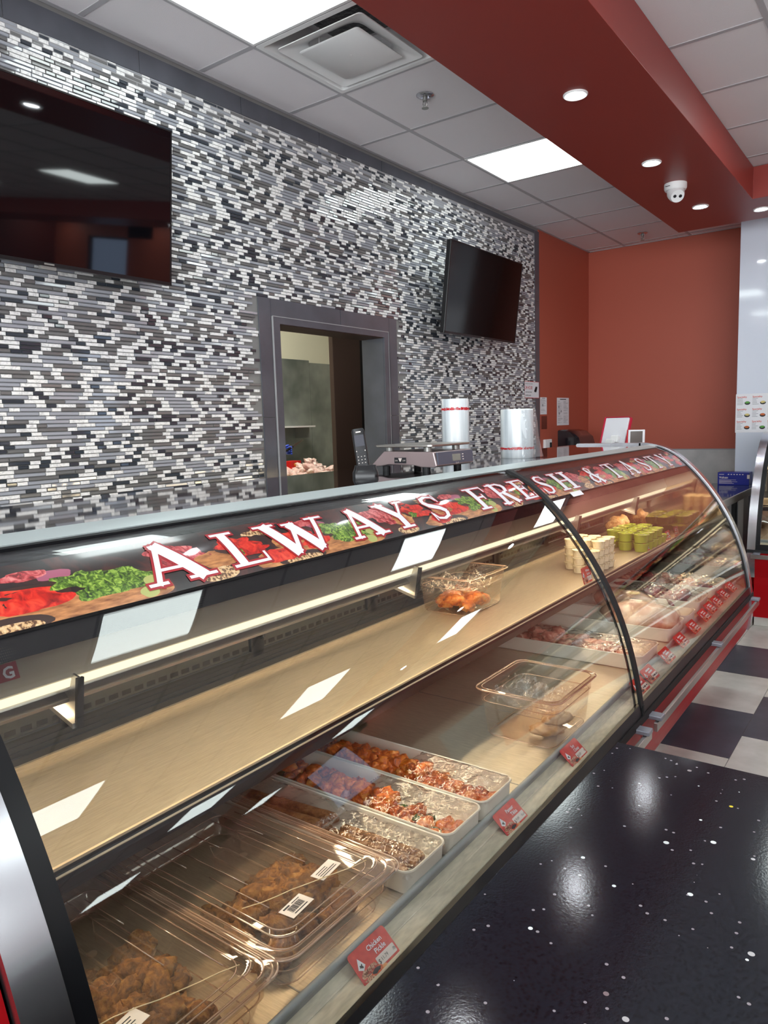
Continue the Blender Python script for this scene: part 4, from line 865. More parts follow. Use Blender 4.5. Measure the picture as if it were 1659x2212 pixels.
bp = N(m_gran, 'ShaderNodeBump'); bp.inputs['Strength'].default_value = .16; bp.inputs['Distance'].default_value = .00025; nz_ = N(m_gran, 'ShaderNodeTexNoise'); nz_.inputs['Scale'].default_value = 420; nz_.inputs['Detail'].default_value = 2
L(m_gran, tc.outputs['Object'], nz_.inputs['Vector']); L(m_gran, nz_.outputs['Fac'], bp.inputs['Height']); L(m_gran, bp.outputs[0], p.inputs['Normal'])
t = thing('stone_counter', 'black speckled stone counter in front of the near glass case', 'counter', (.4, 0, ZF))
b = B(); b.box(-.341, 1.6, -1.4, 1.0175, -.50, -.47); obj('stone_top', b, m_gran, t, bevel=.002)
b = B(); b.box(-.30, 1.55, -1.35, .97, ZF, -.50); obj('base_cabinet', b, m_blackm, t)
# ================================================================ FOOD AND CONTAINERS
def food(name, cols, scale, rough=.4, bump=.6, bs=None, sss=.0, coat=0.0):
    m = noisy(mat(name, cols[0][1], rough, coat=coat), cols, scale, 5, bump, bs, dist=.8, bdist=.004); return m
m_tikka = food('tikka', [(.28, c(126, 50, 14)), (.42, c(206, 98, 28)), (.55, c(232, 136, 52)), (.72, c(244, 188, 112))], 42, .35, .8, 120)
m_tikka2 = food('tikka_char', [(.3, c(84, 34, 12)), (.5, c(200, 92, 30)), (.75, c(236, 152, 66))], 50, .35, .8, 120)
m_pep = food('pepper_green', [(.3, c(40, 62, 26)), (.7, c(84, 112, 48))], 30, .3, .3)
m_oni = food('onion_pink', [(.3, c(120, 50, 60)), (.7, c(226, 180, 168))], 30, .3, .3)
m_fried = food('fried_coating', [(.3, c(70, 38, 12)), (.46, c(134, 82, 30)), (.62, c(176, 120, 54)), (.8, c(198, 150, 84))], 55, .6, 1.0, 150)
m_keb = food('kebab', [(.3, c(110, 68, 36)), (.55, c(162, 112, 66)), (.75, c(186, 138, 90))], 70, .5, .7, 160)
m_chick = food('raw_chicken', [(.3, c(198, 132, 110)), (.5, c(226, 180, 152)), (.7, c(240, 214, 190))], 12, .25, .3, 60)
m_pork = food('raw_meat_pink', [(.3, c(176, 96, 84)), (.45, c(206, 136, 116)), (.58, c(228, 176, 152)), (.72, c(240, 214, 192))], 22, .25, .4, 60)
m_beef = food('raw_meat_dark', [(.3, c(84, 12, 20)), (.5, c(130, 28, 36)), (.68, c(176, 74, 76)), (.8, c(222, 180, 164))], 18, .22, .4, 60)
m_soy = food('soy_piece', [(.3, c(188, 140, 88)), (.7, c(232, 200, 150))], 24, .4, .5, 80)
m_raww = food('raw_wing', [(.3, c(214, 160, 150)), (.55, c(232, 206, 196)), (.8, c(240, 226, 216))], 26, .35, .4)
m_mince = food('bag_of_spice', [(.3, c(150, 96, 50)), (.5, c(206, 154, 96)), (.7, c(232, 196, 150))], 60, .3, .8, 100)
def lump(name, m, seed, sx, sy, sz, amp=.25, f=2.2, sub=3, flat=.75):
    bm = bmesh.new(); bmesh.ops.create_icosphere(bm, subdivisions=sub, radius=1.0)
    for v in bm.verts:
        p = v.co.copy(); k = 1 + amp * noise.fractal(p * f + Vector((seed * 7.3, seed * 1.7, 0)), .9, 2.0, 4)
        v.co = Vector((p.x * sx * k, p.y * sy * k, max(p.z, -flat) * sz * k))
    me = bpy.data.meshes.new(name); bm.to_mesh(me); bm.free(); me.polygons.foreach_set('use_smooth', [True] * len(me.polygons)); me.materials.append(m); return me
def cubelump(name, m, seed, sx, sy, sz):
    """a diced piece with soft corners"""
    bm = bmesh.new(); bmesh.ops.create_icosphere(bm, subdivisions=3, radius=1.0)
    for v in bm.verts:
        p = v.co.copy(); q = 1 / (abs(p.x) ** 5 + abs(p.y) ** 5 + abs(p.z) ** 5) ** .2; k = q * (1 + .12 * noise.fractal(p * 2.4 + Vector((seed * 5.1, 0, seed)), .9, 2, 4))
        v.co = Vector((p.x * sx * k, p.y * sy * k, p.z * sz * k))
    me = bpy.data.meshes.new(name); bm.to_mesh(me); bm.free(); me.polygons.foreach_set('use_smooth', [True] * len(me.polygons)); me.materials.append(m); return me
def place(me, name, loc, rot, lab, cat, grp, scale=1.0):
    o = bpy.data.objects.new(name, me); COL.objects.link(o); o.location = Vector(loc) + Vector((0, 0, H)); o.rotation_euler = rot; o.scale = (scale,) * 3
    return tag(o, lab, cat, grp)
def heap(meshes, name, n, x0, x1, y0, y1, z0, layers, lab, cat, grp, dz=.02, seed=1, sc_=(.85, 1.15), xr=1.0):
    r = random.Random(seed); k = 0; per = [int(n * (.62 ** l)) for l in range(layers)]; tot = sum(per)
    for l in range(layers):
        cnt = max(1, round(n * per[l] / tot)); sh = .16 * l; ax0, ax1 = x0 + (x1 - x0) * sh, x1 - (x1 - x0) * sh; ay0, ay1 = y0 + (y1 - y0) * sh, y1 - (y1 - y0) * sh
        nx = max(1, round(math.sqrt(cnt * (ax1 - ax0) / max(.001, ay1 - ay0)))); ny = max(1, math.ceil(cnt / nx))
        for i in range(cnt):
            ix, iy = i % nx, i // nx
            x = ax0 + (ax1 - ax0) * (ix + .5 + r.uniform(-.3, .3)) / nx; y = ay0 + (ay1 - ay0) * (iy + .5 + r.uniform(-.3, .3)) / ny
            place(r.choice(meshes), name, (x, y, z0 + l * dz + r.uniform(0, .005)), (r.uniform(-.5, .5), r.uniform(-.5, .5), r.uniform(0, 6.28)), lab, cat, grp, r.uniform(*sc_))
def tray(x0, x1, y0, y1, zb, h, lab, grp=None, m=None):
    t = thing('food_tray', lab, 'tray', ((x0 + x1) / 2, (y0 + y1) / 2, zb), grp); s = .007; r = .026
    b = B()
    lp = [rr(x0 + s + .004, x1 - s - .004, y0 + s + .004, y1 - s - .004, r - .01, zb), rr(x0 + s, x1 - s, y0 + s, y1 - s, r - .008, zb + .004), rr(x0 + .003, x1 - .003, y0 + .003, y1 - .003, r, zb + h - .004), rr(x0, x1, y0, y1, r, zb + h - .002), rr(x0 + .001, x1 - .001, y0 + .001, y1 - .001, r, zb + h + .001), rr(x0 + .005, x1 - .005, y0 + .005, y1 - .005, r - .004, zb + h), rr(x0 + s + .004, x1 - s - .004, y0 + s + .004, y1 - s - .004, r - .01, zb + .007), rr(x0 + s + .012, x1 - s - .012, y0 + s + .012, y1 - s - .012, r - .015, zb + .004)]
    b.loft(lp); obj('shell', b, m or m_tray, t, smooth='a'); return t
def film(x0, x1, y0, y1, z, amp, seed, lab, n=56, sag=.0, tuck=.012, aspect=1.0):
    nx = n; ny = max(10, int(n * abs(y1 - y0) / abs(x1 - x0) * 1.3)); vs = []; fs = []
    for i in range(nx + 1):
        for j in range(ny + 1):
            u, v_ = i / nx, j / ny; x = x0 + (x1 - x0) * u; y = y0 + (y1 - y0) * v_
            q = Vector((x * 16, y * 26, seed)); e = min(u, 1 - u, v_, 1 - v_)
            hgt = amp * (abs(noise.noise(q)) * 1.2 + .55 * abs(noise.noise(q * 2.7)) + .35 * noise.noise(q * 6.0)); hgt *= min(1, e * 7)
            sg = -sag * math.sin(math.pi * u) * math.sin(math.pi * v_)
            vs.append((x, y, z + hgt + sg + (-tuck if e == 0 else 0)))
    for i in range(nx):
        for j in range(ny): k = i * (ny + 1) + j; fs.append((k, k + ny + 1, k + ny + 2, k + 1))
    b = B(); b.add(vs, fs); o = obj('cling_film', b, m_film, smooth=True); return tag(o, lab, 'cling film')
DK = -.94
def clearpan(x0, x1, y0, y1, zr, zb, lab, grp=None, name='clear_food_pan'):
    t = thing(name, lab, 'food pan', ((x0 + x1) / 2, (y0 + y1) / 2, zb), grp); b = B(); s = .018; r = .035
    def q(i, z, rad=r): return rr(x0 + i, x1 - i, y0 + i, y1 - i, rad, z, 8)
    zm = zr - .04
    b.loft([q(0, zr - .003), q(0, zr), q(.010, zr + .0015), q(.012, zr - .002, r - .008), q(.0135, zm, r - .01), q(.018, zm - .005, r - .012), q(.026, zb + .012, r - .014), q(.032, zb + .003, r - .02), q(.04, zb + .001, r - .02)], cap0=False); obj('shell', b, m_poly, t, smooth='a')
    b = B()
    for i, z, rad in ((0, zr - .001, .0028), (.012, zr, .0016), (.016, zm, .0012), (.028, zb + .004, .0012)): l = q(i, z); b.tube(l + [l[0]], rad, 6)
    obj('rim', b, m_polyrim, t, smooth=True); return t
m_polyrim = clear('polycarbonate_edge', .12, (.86, .74, .66, 1), .05, body=c(232, 196, 170), bodyfac=.42, gain=1.4)
# orange tray pair, kebab tray
LT = -1.43
tray(LT, -.785, 1.425, 1.583, DK + .001, .054, 'cream tray of orange marinated cubes, the one beside the clear deep pan')
tray(LT, -.783, 1.262, 1.420, DK + .001, .054, 'cream tray of orange cubes mixed with onion and green pepper')
tray(LT, -.780, 1.103, 1.256, DK + .001, .054, 'cream tray with long brown seekh kebabs beside the lidded pan')
tk = [cubelump('paneer_cube', m_tikka, i, .017 + .003 * (i % 3), .015, .014) for i in range(4)] + [lump('paneer_cube', m_tikka2, i, .022, .016, .015, .3) for i in range(3)]
tm = tk[:5] + [lump('pepper_piece', m_pep, 3, .014, .011, .006, .2), lump('onion_piece', m_oni, 4, .016, .012, .008, .2)]
heap(tk, 'marinated_cube', 118, -1.40, -.80, 1.447, 1.562, DK + .016, 3, 'orange marinated paneer cube heaped in the tray beside the clear deep pan', 'paneer cube', 'orange cubes in the tray beside the deep pan', .014, 3)
heap(tm, 'marinated_cube', 106, -1.36, -.80, 1.284, 1.398, DK + .016, 3, 'orange marinated cube or vegetable piece heaped in the middle tray', 'paneer cube', 'orange cubes and vegetables in the middle tray', .014, 4)
def kebab(x0, x1, y, z, dy=0.0, seed=0, lab='', lift=0.0):
    b = B(); n = 26; ls = []; d = Vector((x1 - x0, dy, lift)); L_ = d.length; d.normalize(); u = Vector((-d.y, d.x, 0)).normalized(); v_ = d.cross(u)
    for k in range(n + 1):
        t = k / n; e = min(t, 1 - t); r0 = .0125 * min(1, (e * 26 + .25) ** .5); P = Vector((x0, y, z)) + d * L_ * t; ls.append([P + (u * math.cos(a) + v_ * math.sin(a)) * r0 * (1 + .13 * noise.noise(Vector((t * 14, a * 1.2, seed)))) for a in [2 * math.pi * i / 18 for i in range(18)]])
    b.loft(ls); tag(obj('seekh_kebab', b, m_keb, smooth=True), lab, 'kebab')
kebab(-1.36, -1.06, 1.165, DK + .02, .03, 1, 'long brown seekh kebab lying along the middle of the kebab tray')
kebab(-1.37, -1.07, 1.200, DK + .021, .032, 2, 'long brown seekh kebab nearest the orange cube tray')
kebab(-1.05, -.82, 1.150, DK + .02, .004, 3, 'brown seekh kebab under cling film next to the lidded pan')
kebab(-1.05, -.81, 1.178, DK + .021, .01, 4, 'brown seekh kebab under cling film in the middle of the tray front')
kebab(-1.04, -.82, 1.208, DK + .02, .008, 5, 'brown seekh kebab under cling film at the tray rim nearest the orange cubes')
film(-1.06, -.79, 1.43, 1.578, DK + .057, .010, 1, 'crumpled cling film over the front of the orange cube tray beside the deep pan')
film(-1.08, -.79, 1.267, 1.415, DK + .057, .012, 2, 'crumpled cling film over the front of the tray with mixed vegetables')
film(-1.05, -.785, 1.108, 1.25, DK + .050, .014, 3, 'crumpled cling film over the front of the kebab tray')
film(-1.42, -1.05, 1.108, 1.25, DK + .057, .004, 4, 'smooth cling film over the back of the kebab tray', n=30)
# lidded full-size pans
def lidded(y0, y1, lab, labl, seed):
    x0, x1 = -1.315, -.79
    clearpan(x0, x1, y0, y1, -.858, DK + .001, lab)
    t = thing('pan_cover', labl, 'lid', ((x0 + x1) / 2, (y0 + y1) / 2, -.855)); z = -.853
    def q(i, zz, r=.035): return rr(x0 + i, x1 - i, y0 + i, y1 - i, r, zz, 8)
    b = B(); b.loft([q(-.006, z - .010), q(-.006, z - .002), q(.008, z), q(.016, z - .001), q(.022, z + .007), q(.034, z + .009), q(.042, z + .004)], cap0=False); obj('plate', b, m_lid, t, smooth='a')
    b = B()
    for i, zz, rad in ((-.006, z - .003, .0022), (.010, z + .001, .0013), (.024, z + .008, .0016), (.040, z + .005, .0014)): l = q(i, zz); b.tube(l + [l[0]], rad, 6)
    yc = (y0 + y1) / 2
    for yy, a, e in ((y0 + .07, -1.25, -1.12), (y0 + .10, -1.2, -.98), (yc - .01, -1.2, -1.12), (yc + .05, -1.22, -.94), (y1 - .09, -1.20, -1.08), (y1 - .06, -1.2, -.86), (y0 + .075, -1.06, -.9)): b.tube([(a, yy, z + .007), (e, yy, z + .007)], .0011, 6)
    obj('moulded_ridge', b, m_polyrim, t, smooth=True)
    b = B()
    for hy in (yc - .04, yc + .03):
        l = [(-1.10, hy, z + .009), (-1.135, hy + .017, z + .012), (-1.10, hy + .034, z + .009), (-.98, hy + .034, z + .006), (-.972, hy + .017, z + .005), (-.98, hy, z + .006), (-1.10, hy, z + .009)]; b.tube(l, .0014, 6)
        b.loft([[(-1.105, hy + .003, zz), (-.98, hy + .003, zz), (-.98, hy + .031, zz), (-1.105, hy + .031, zz)] for zz in (z + .006, z - .014)], cap0=False)
    b.lathe((-1.06, yc + .0, z + .006), [(.008, 0), (.008, .002), (.006, .002)], 16)
    obj('handle', b, m_lid, t, smooth='a')
    b = B(); r = random.Random(seed); pts = [(-.935 + .012 * k + r.uniform(-.003, .003), y0 + .045 + (y1 - y0 - .09) * k / 8, z + .0085) for k in range(9)]; b.tube(pts, .0009, 6); obj('lid_glint', b, m_lidglint, t, smooth=True)  # cream thread standing in for a bright highlight on the lid
    return t
m_lidglint = mat('lid_glint_cream', c(250, 226, 180), .12, spec=.9)  # highlight on the lid put into a cream colour
lidded(.765, 1.092, 'clear shallow pan of brown fried pieces beside the kebab tray', 'clear lid with two white stickers on the pan next to the kebab tray', 1)
lidded(.432, .758, 'clear shallow pan of brown fried pieces at the chrome end of the case', 'clear lid on the pan at the chrome end of the case', 2)
fr = [lump('fried_piece', m_fried, i, .026 + .004 * (i % 3), .021, .018, .42, 2.8) for i in range(6)]
heap(fr, 'fried_piece', 46, -1.06, -.85, .80, 1.055, DK + .022, 3, 'dark brown fried piece in the lidded pan next to the kebab tray', 'fried piece', 'fried pieces in the pan next to the kebab tray', .019, 5)
heap(fr, 'fried_piece', 46, -1.10, -.85, .47, .725, DK + .022, 3, 'dark brown fried piece in the lidded pan at the chrome end', 'fried piece', 'fried pieces in the pan at the chrome end', .019, 6)
def sticker(x, y, w_, h_, ang, lab, bars, seed):
    R3 = Matrix.Rotation(ang, 3, 'Z'); o = Vector((x, y, -.8478)); t = thing('lid_sticker', lab, 'sticker', o); ux = R3 @ Vector((0, 1, 0)); uy = R3 @ Vector((-1, 0, 0))
    b = B(); quadon(b, o, ux, uy, 0, w_, 0, h_, 0, .0005); obj('label', b, m_cardw, t); b = B(); r = random.Random(seed); o2 = o + Vector((0, 0, .0006))
    if bars:
        xx = w_ * .2
        while xx < w_ * .78: q = r.uniform(.0006, .0018); quadon(b, o2, ux, uy, xx, xx + q, h_ * .3, h_ * .72, 0); xx += q + r.uniform(.0007, .0016)
        quadon(b, o2, ux, uy, w_ * .12, w_ * .4, h_ * .78, h_ * .88, 0); quadon(b, o2, ux, uy, w_ * .5, w_ * .85, h_ * .8, h_ * .85, 0); quadon(b, o2, ux, uy, w_ * .2, w_ * .8, h_ * .14, h_ * .2, 0)
    else:
        for k in range(4): quadon(b, o2, ux, uy, w_ * .12, w_ * r.uniform(.6, .88), h_ * (.2 + .17 * k), h_ * (.25 + .17 * k), 0)
    obj('lettering', b, m_ink, t)
sticker(-.845, .845, .060, .034, .10, 'white barcode sticker on the lid beside the kebab tray', True, 1); sticker(-.872, .955, .062, .030, .12, 'white text sticker near the corner of the lid beside the kebab tray', False, 2)
sticker(-.865, .51, .062, .034, .15, 'white text sticker on the lid at the chrome end of the case', False, 3); sticker(-.825, .425 + .03, .060, .030, .10, 'white barcode sticker near the chrome end on the lid', True, 4)
# deep clear pans
clearpan(-1.055, -.782, 1.848, 2.165, -.79, DK + .001, 'deep clear pan on the lower deck with pale soy pieces in film', name='deep_clear_pan')
clearpan(-1.512, -1.268, 2.215, 2.535, -.56, -.699, 'deep clear pan of orange pieces standing on the upper shelf', name='deep_clear_pan')
so = [lump('soy_chaap', m_soy, i, .05, .024, .02, .3) for i in range(3)]
for i, (x, y, z, a) in enumerate(((-.86, 1.95, -.913, .5), (-.87, 2.01, -.905, 1.4), (-.84, 1.98, -.885, 1.0))): place(so[i], 'soy_piece', (x, y, z), (0, 0, a), ('pale soy piece at the bottom of the lower deep pan', 'pale soy piece lying crosswise in the lower deep pan', 'pale soy piece on top in the lower deep pan')[i], 'soy piece', None)
og = [lump('chaap', m_tikka, i + 9, .042, .028, .022, .35) for i in range(4)]
r = random.Random(2)
for i in range(9): place(og[i % 4], 'orange_piece', (-1.44 + .05 * (i % 3) + .01 * r.random(), 2.31 + .055 * (i // 3), -.675 + .014 * (i % 2)), (0, 0, r.uniform(0, 3)), 'orange marinated piece in the deep pan on the upper shelf', 'marinated piece', 'orange pieces in the upper deep pan')
m_wrap = clear('tight_wrap', .04, (.98, .97, .96, 1), .08, bump=.8, bscale=22, gain=.8)
def crumple(x0, x1, y0, y1, z0, z1, seed, lab):
    vs = []; fs = []; n = 34
    for i in range(n + 1):
        for j in range(n + 1):
            u, v_ = i / n, j / n; q = Vector((u * 5, v_ * 5, seed)); nn = noise.noise_vector(q) * .5 + noise.noise_vector(q * 2.6) * .28 + noise.noise_vector(q * 6) * .1
            vs.append((min(x1, max(x0, x0 + (x1 - x0) * (u + .10 * nn.x))), min(y1, max(y0, y0 + (y1 - y0) * (v_ + .10 * nn.y))), min(z1, max(z0, z0 + (z1 - z0) * (.45 + .9 * nn.z + .3 * (abs(u - .5) + abs(v_ - .5)))))))
    for i in range(n):
        for j in range(n): k = i * (n + 1) + j; fs.append((k, k + n + 1, k + n + 2, k + 1))
    b = B(); b.add(vs, fs); tag(obj('plastic_bag', b, m_film), lab, 'plastic bag')
crumple(-1.02, -.815, 1.885, 2.13, -.905, -.80, 1, 'crumpled clear bag inside the deep pan on the lower deck')
crumple(-1.48, -1.30, 2.25, 2.50, -.665, -.575, 2, 'crumpled clear bag inside the deep pan on the upper shelf')
# trays of meat in the farther case
mt = [(-1.42, -.797, 2.655, 2.882, 'long cream tray of pink raw meat, first beyond the black seam strip'), (-1.42, -.805, 3.065, 3.292, 'cream tray with a large pale wrapped bird, second beyond the black seam strip'), (-1.42, -.80, 3.318, 3.47, 'narrow cream tray behind the large wrapped bird'),
      (-1.42, -.815, 3.585, 3.785, 'cream tray of dark red wrapped meat in the farther case'), (-1.42, -.815, 3.93, 4.185, 'cream tray of streaky pink meat at the far chrome end')]
for x0, x1, y0, y1, lab in mt: tray(x0, x1, y0, y1, DK + .001, .058, lab)
pk = [lump('meat_piece', m_pork, i, .06, .032, .022, .35, 1.8) for i in range(4)]; bf = [lump('meat_piece', m_beef, i, .07, .05, .032, .3, 1.6) for i in range(3)]
heap(pk, 'pork_piece', 22, -1.34, -.87, 2.715, 2.82, DK + .026, 2, 'pink raw meat piece in the first tray beyond the seam strip', 'raw meat', 'pink meat in the first tray beyond the seam', .02, 8)
big = lump('bird', m_chick, 2, .165, .085, .062, .16, 1.2); big2 = lump('bird', m_chick, 5, .15, .08, .055, .18, 1.2)
place(big, 'whole_chicken', (-.97, 3.17, -.865), (0, 0, .05), 'large pale whole chicken wrapped in film on its cream tray', 'chicken', None)
place(big2, 'whole_chicken', (-1.10, 3.37, -.86), (0, 0, -.1), 'pale whole chicken with a yellow sticker behind the largest one', 'chicken', None)
b = B(); b.lathe((-1.04, 3.33, -.806), [(.026, 0), (.026, .0012), (.012, .0012)], 20); tag(obj('round_sticker', b, mat('sticker_yellow', c(196, 160, 80), .4)), 'round yellow sticker on the wrapped chicken behind', 'sticker')
heap(bf, 'beef_piece', 7, -1.15, -.86, 3.62, 3.75, DK + .034, 2, 'dark red raw meat piece wrapped in the tray of red meat', 'raw meat', 'dark red meat in its tray', .025, 9)
heap(pk, 'pork_piece', 8, -1.38, -1.15, 3.62, 3.75, DK + .026, 1, 'pink raw meat piece at the back of the red meat tray', 'raw meat', 'pink meat behind the red meat', .02, 12)
heap(pk + bf[:1], 'pork_piece', 24, -1.36, -.86, 3.97, 4.15, DK + .026, 2, 'streaky raw meat piece in the tray at the far chrome end', 'raw meat', 'streaky meat in the far end tray', .022, 10)
film(-1.38, -.80, 2.66, 2.877, DK + .062, .013, 5, 'shiny cling film over the pink meat in the first tray beyond the seam')
wf = lump('wrap', m_wrap, 2, .175, .093, .069, .17, 1.3); wf2 = lump('wrap', m_wrap, 5, .16, .088, .062, .19, 1.3)
place(wf, 'cling_film', (-.97, 3.17, -.865), (0, 0, .05), 'clear shiny film wrapped around the largest pale chicken', 'cling film', None)
place(wf2, 'cling_film', (-1.10, 3.37, -.86), (0, 0, -.1), 'clear shiny film wrapped around the chicken behind the largest', 'cling film', None)
film(-1.20, -.82, 3.59, 3.78, DK + .075, .02, 7, 'shiny film wrapped over the dark red meat', sag=-.03)
film(-1.40, -.82, 3.935, 4.18, DK + .064, .024, 8, 'crinkled film over the streaky meat at the far chrome end')
# sauce cups on the upper shelf
def cup(m, lab, cat, grp, rad, h, p):
    t = thing('sauce_cup', lab, cat, p, grp)
    b = B(); b.lathe(p, [(rad * .74, 0), (rad * .78, .001), (rad * .93, h * .82), (rad * .95, h * .86)], 22); obj('cup', b, m, t, smooth='a')
    b = B(); zz = h * .86; b.lathe(p, [(rad * 1.0, zz), (rad * 1.02, zz + h * .05), (rad * 1.0, zz + h * .1), (rad * .86, zz + h * .11), (rad * .82, zz + h * .04), (.0, zz + h * .03)], 22); obj('lid', b, m, t, smooth='a'); return t
m_cupw = food('cup_white', [(.35, c(206, 190, 150)), (.5, c(236, 222, 188)), (.8, c(244, 234, 206))], 40, .25, .1); m_cupg = mat('cup_green', c(150, 164, 44), .18, coat=.4)
SH = -.6985
w0 = cup(m_cupw, 'small white sauce cup in the stacked block of white cups', 'sauce cup', 'white cups stacked on the upper shelf', .031, .036, (-1.185, 3.12, SH)); first = True
for ix in range(3):
    for iy in range(4):
        top = 4 if iy > 0 else (3 if ix < 2 else 0)
        for k in range(top):
            x, y = -1.175 - ix * .066, 3.17 + iy * .066
            if first: w0.location = Vector((x, y, SH + k * .0355 + H)); first = False
            else: dup(w0, (x, y, SH + k * .0355))
g0 = cup(m_cupg, 'green chutney cup in the stack on the upper shelf', 'sauce cup', 'green chutney cups on the upper shelf', .041, .047, (-1.19, 3.74, SH)); first = True
for ix in range(3):
    for iy in range(5):
        for k in range(2 if (ix, iy) not in ((0, 4), (2, 0)) else 1):
            x, y = -1.160 - ix * .086, 3.82 + iy * .084 + .012 * (ix % 2)
            if first: g0.location = Vector((x, y, SH + k * .047 + H)); first = False
            else: dup(g0, (x, y, SH + k * .047))
b = B()
place(lump('spice_bag', m_mince, 3, .06, .09, .075, .35, 2.4), 'spice_bag', (-1.40, 4.18, -.64), (0, 0, 0), 'crumpled tan bag of dry mix at the far end of the upper shelf', 'bag', None)
# price cards
def price_card(org, ux, uy, wd, ht, line1, line2, price, unit, lab, grp=None):
    ux, uy = Vector(ux).normalized(), Vector(uy).normalized(); n = ux.cross(uy); o = Vector(org); t = thing('price_card', lab, 'price card', o, grp); kx, ky = wd / .10, ht / .0575
    def P(x, y, d=0): return o + ux * x * kx + uy * y * ky + n * d
    b = B(); b.loft([[P(x, y, d) for x, y, _ in rr(0, .10, 0, .0575, .007, 0, 4)] for d in (0, .0008)]); obj('card', b, m_card, t)
    b = B(); b.loft([[P(x, y, d) for x, y, _ in rr(.047, .096, .0075, .0235, .002, 0, 3)] for d in (.0008, .0012)]); lb = obj('price_label', b, m_cardw, t)
    b = B(); o1 = P(0, 0, .0009)
    if line1:
        write(b, line1, P(.062, .0395, .001), ux, uy, .0125 * ky, 0, 'c', bold=.012); write(b, line2, P(.068, .0275, .001), ux, uy, .0125 * ky, 0, 'c', bold=.012)
        write(b, '$', P(.049, .011, .0014), ux, uy, .0105 * ky, 1, bold=.01); write(b, price, P(.0565, .0125, .0014), ux, uy, .0088 * ky, 1); write(b, unit, P(.0955, .012, .0014), ux, uy, .0078 * ky, 1, 'r')
        write(b, 'Garcha Bros', P(.018, .0125, .0014), ux, uy, .0058 * ky, 2, bold=.02)
    else:
        for a, e, y in ((.035, .075, .040), (.045, .08, .030)): quadon(b, P(0, 0, .0009), ux, uy, a * kx, e * kx, y * ky, (y + .006) * ky, 0)
        for a, e in ((.052, .058), (.062, .078), (.084, .092)): quadon(b, P(0, 0, .0013), ux, uy, a * kx, e * kx, .012 * ky, .0175 * ky, 1)
    obj('lettering', b, [m_letter, m_ink, m_redink], t)
    b = B(); o1 = P(0, 0, .0008)
    b.add([P(.006, .028, .0011), P(.015, .022, .0011), P(.024, .028, .0011), P(.0155, .044, .0011)], [(0, 1, 2, 3)], 0); discon(b, o1, ux, uy, .0155 * kx, .030 * ky, .0052 * kx, .0062 * ky, 0, d=.0005)
    discon(b, o1, ux, uy, .0155 * kx, .0295 * ky, .0032 * kx, .0036 * ky, 1, d=.0007, wob=.8, seed=4)
    for i in range(9): discon(b, o1, ux, uy, (.010 + .004 * i) * kx, (.0155 + .003 * math.sin(i * 2.2)) * ky, .0055 * kx, .0048 * ky, 2, n=12, d=.0003, wob=.3, seed=i)
    quadon(b, o1, ux, uy, .016 * kx, .040 * kx, .0108 * ky, .0118 * ky, 1, .0005)
    discon(b, o1, ux, uy, .020 * kx, .006 * ky, .013 * kx, .0048 * ky, 2, d=.0004, wob=.5, seed=2); discon(b, o1, ux, uy, .038 * kx, .0075 * ky, .014 * kx, .006 * ky, 3, d=.0006, wob=.3, seed=3); discon(b, o1, ux, uy, .037 * kx, .009 * ky, .011 * kx, .0038 * ky, 1, d=.0007, wob=.4); discon(b, o1, ux, uy, .054 * kx, .0045 * ky, .008 * kx, .0035 * ky, 4, d=.0006)
    obj('picture', b, [m_letter, m_ink, m_cardpic, m_cardor, m_cardpe], t); return t
m_cardpic = noisy(mat('card_food', c(200, 120, 80), .3), [(.35, c(110, 50, 30)), (.5, c(216, 150, 110)), (.7, c(240, 214, 196))], 300, 3); m_cardor = mat('card_bowl', c(216, 84, 30), .3); m_cardpe = mat('card_peach', c(238, 160, 100), .3)
CU = (-.043, 0, .038)
price_card((-.7235, .888, -.9535), UY, CU, .104, .0575, 'Chicken', 'Pickle', '11.79', '/lb', 'red price card for Chicken Pickle at 11.79 by the lidded pans')
price_card((-.7285, 1.432, -.9535), UY, CU, .108, .0575, 'Paneer', 'Tikka', '9.69', '/Each', 'red price card for Paneer Tikka in front of the orange cube trays')
price_card((-.733, 1.835, -.9535), UY, CU, .110, .0575, 'Soy', 'Chaap', '6.29', 'lb', 'red price card for Soy Chaap in front of the deep clear pan')
for i, y in enumerate((2.485, 2.61, 2.84, 3.06, 3.27, 3.475, 3.61, 3.75, 3.92, 4.11)):
    price_card((-.7390 - .003 * i * .9, y - .035, -.9510 + .004 * min(i, 6)), UY, CU, .110, .0575, None, None, '', '', 'red price card in the row standing along the front ledge of the farther case', 'red price cards along the farther case')
price_card((-1.125, 2.93, -.6985), UY, (-.012, 0, .05), .10, .07, 'White', 'Garlic', '1.99', 'ea', 'red price card on the shelf edge in front of the white cups')
price_card((-1.135, 3.80, -.6985), UY, (-.012, 0, .05), .085, .05, None, None, '', '', 'red price card on the shelf edge in front of the green cups'); price_card((-1.14, 4.22, -.6985), UY, (-.012, 0, .05), .085, .05, None, None, '', '', 'red price card on the shelf edge by the tan bag')
# two trays and cards in the crosswise case
for i, (xa, xb) in enumerate(((-.86, -.66), (-.64, -.42), (-.38, -.16))):
    tray(xa, xb, 5.90, 6.45, DK + .001, .058, ('cream tray of orange bites at the chrome corner of the crosswise case', 'cream tray beside the corner tray in the crosswise case', 'third cream tray in the crosswise case')[i])
heap(tk, 'fried_bite', 16, -.84, -.68, 5.93, 6.2, DK + .02, 2, 'orange fried bite in the corner tray of the crosswise case', 'fried bite', 'orange bites in the crosswise case', .014, 14)
for i in range(3): price_card((-.86 + .2 * i, 5.803, -.9535), UX, (0, .043, .038), .10, .0575, None, None, '', '', 'red price card behind the glass of the crosswise case', 'red price cards in the crosswise case')
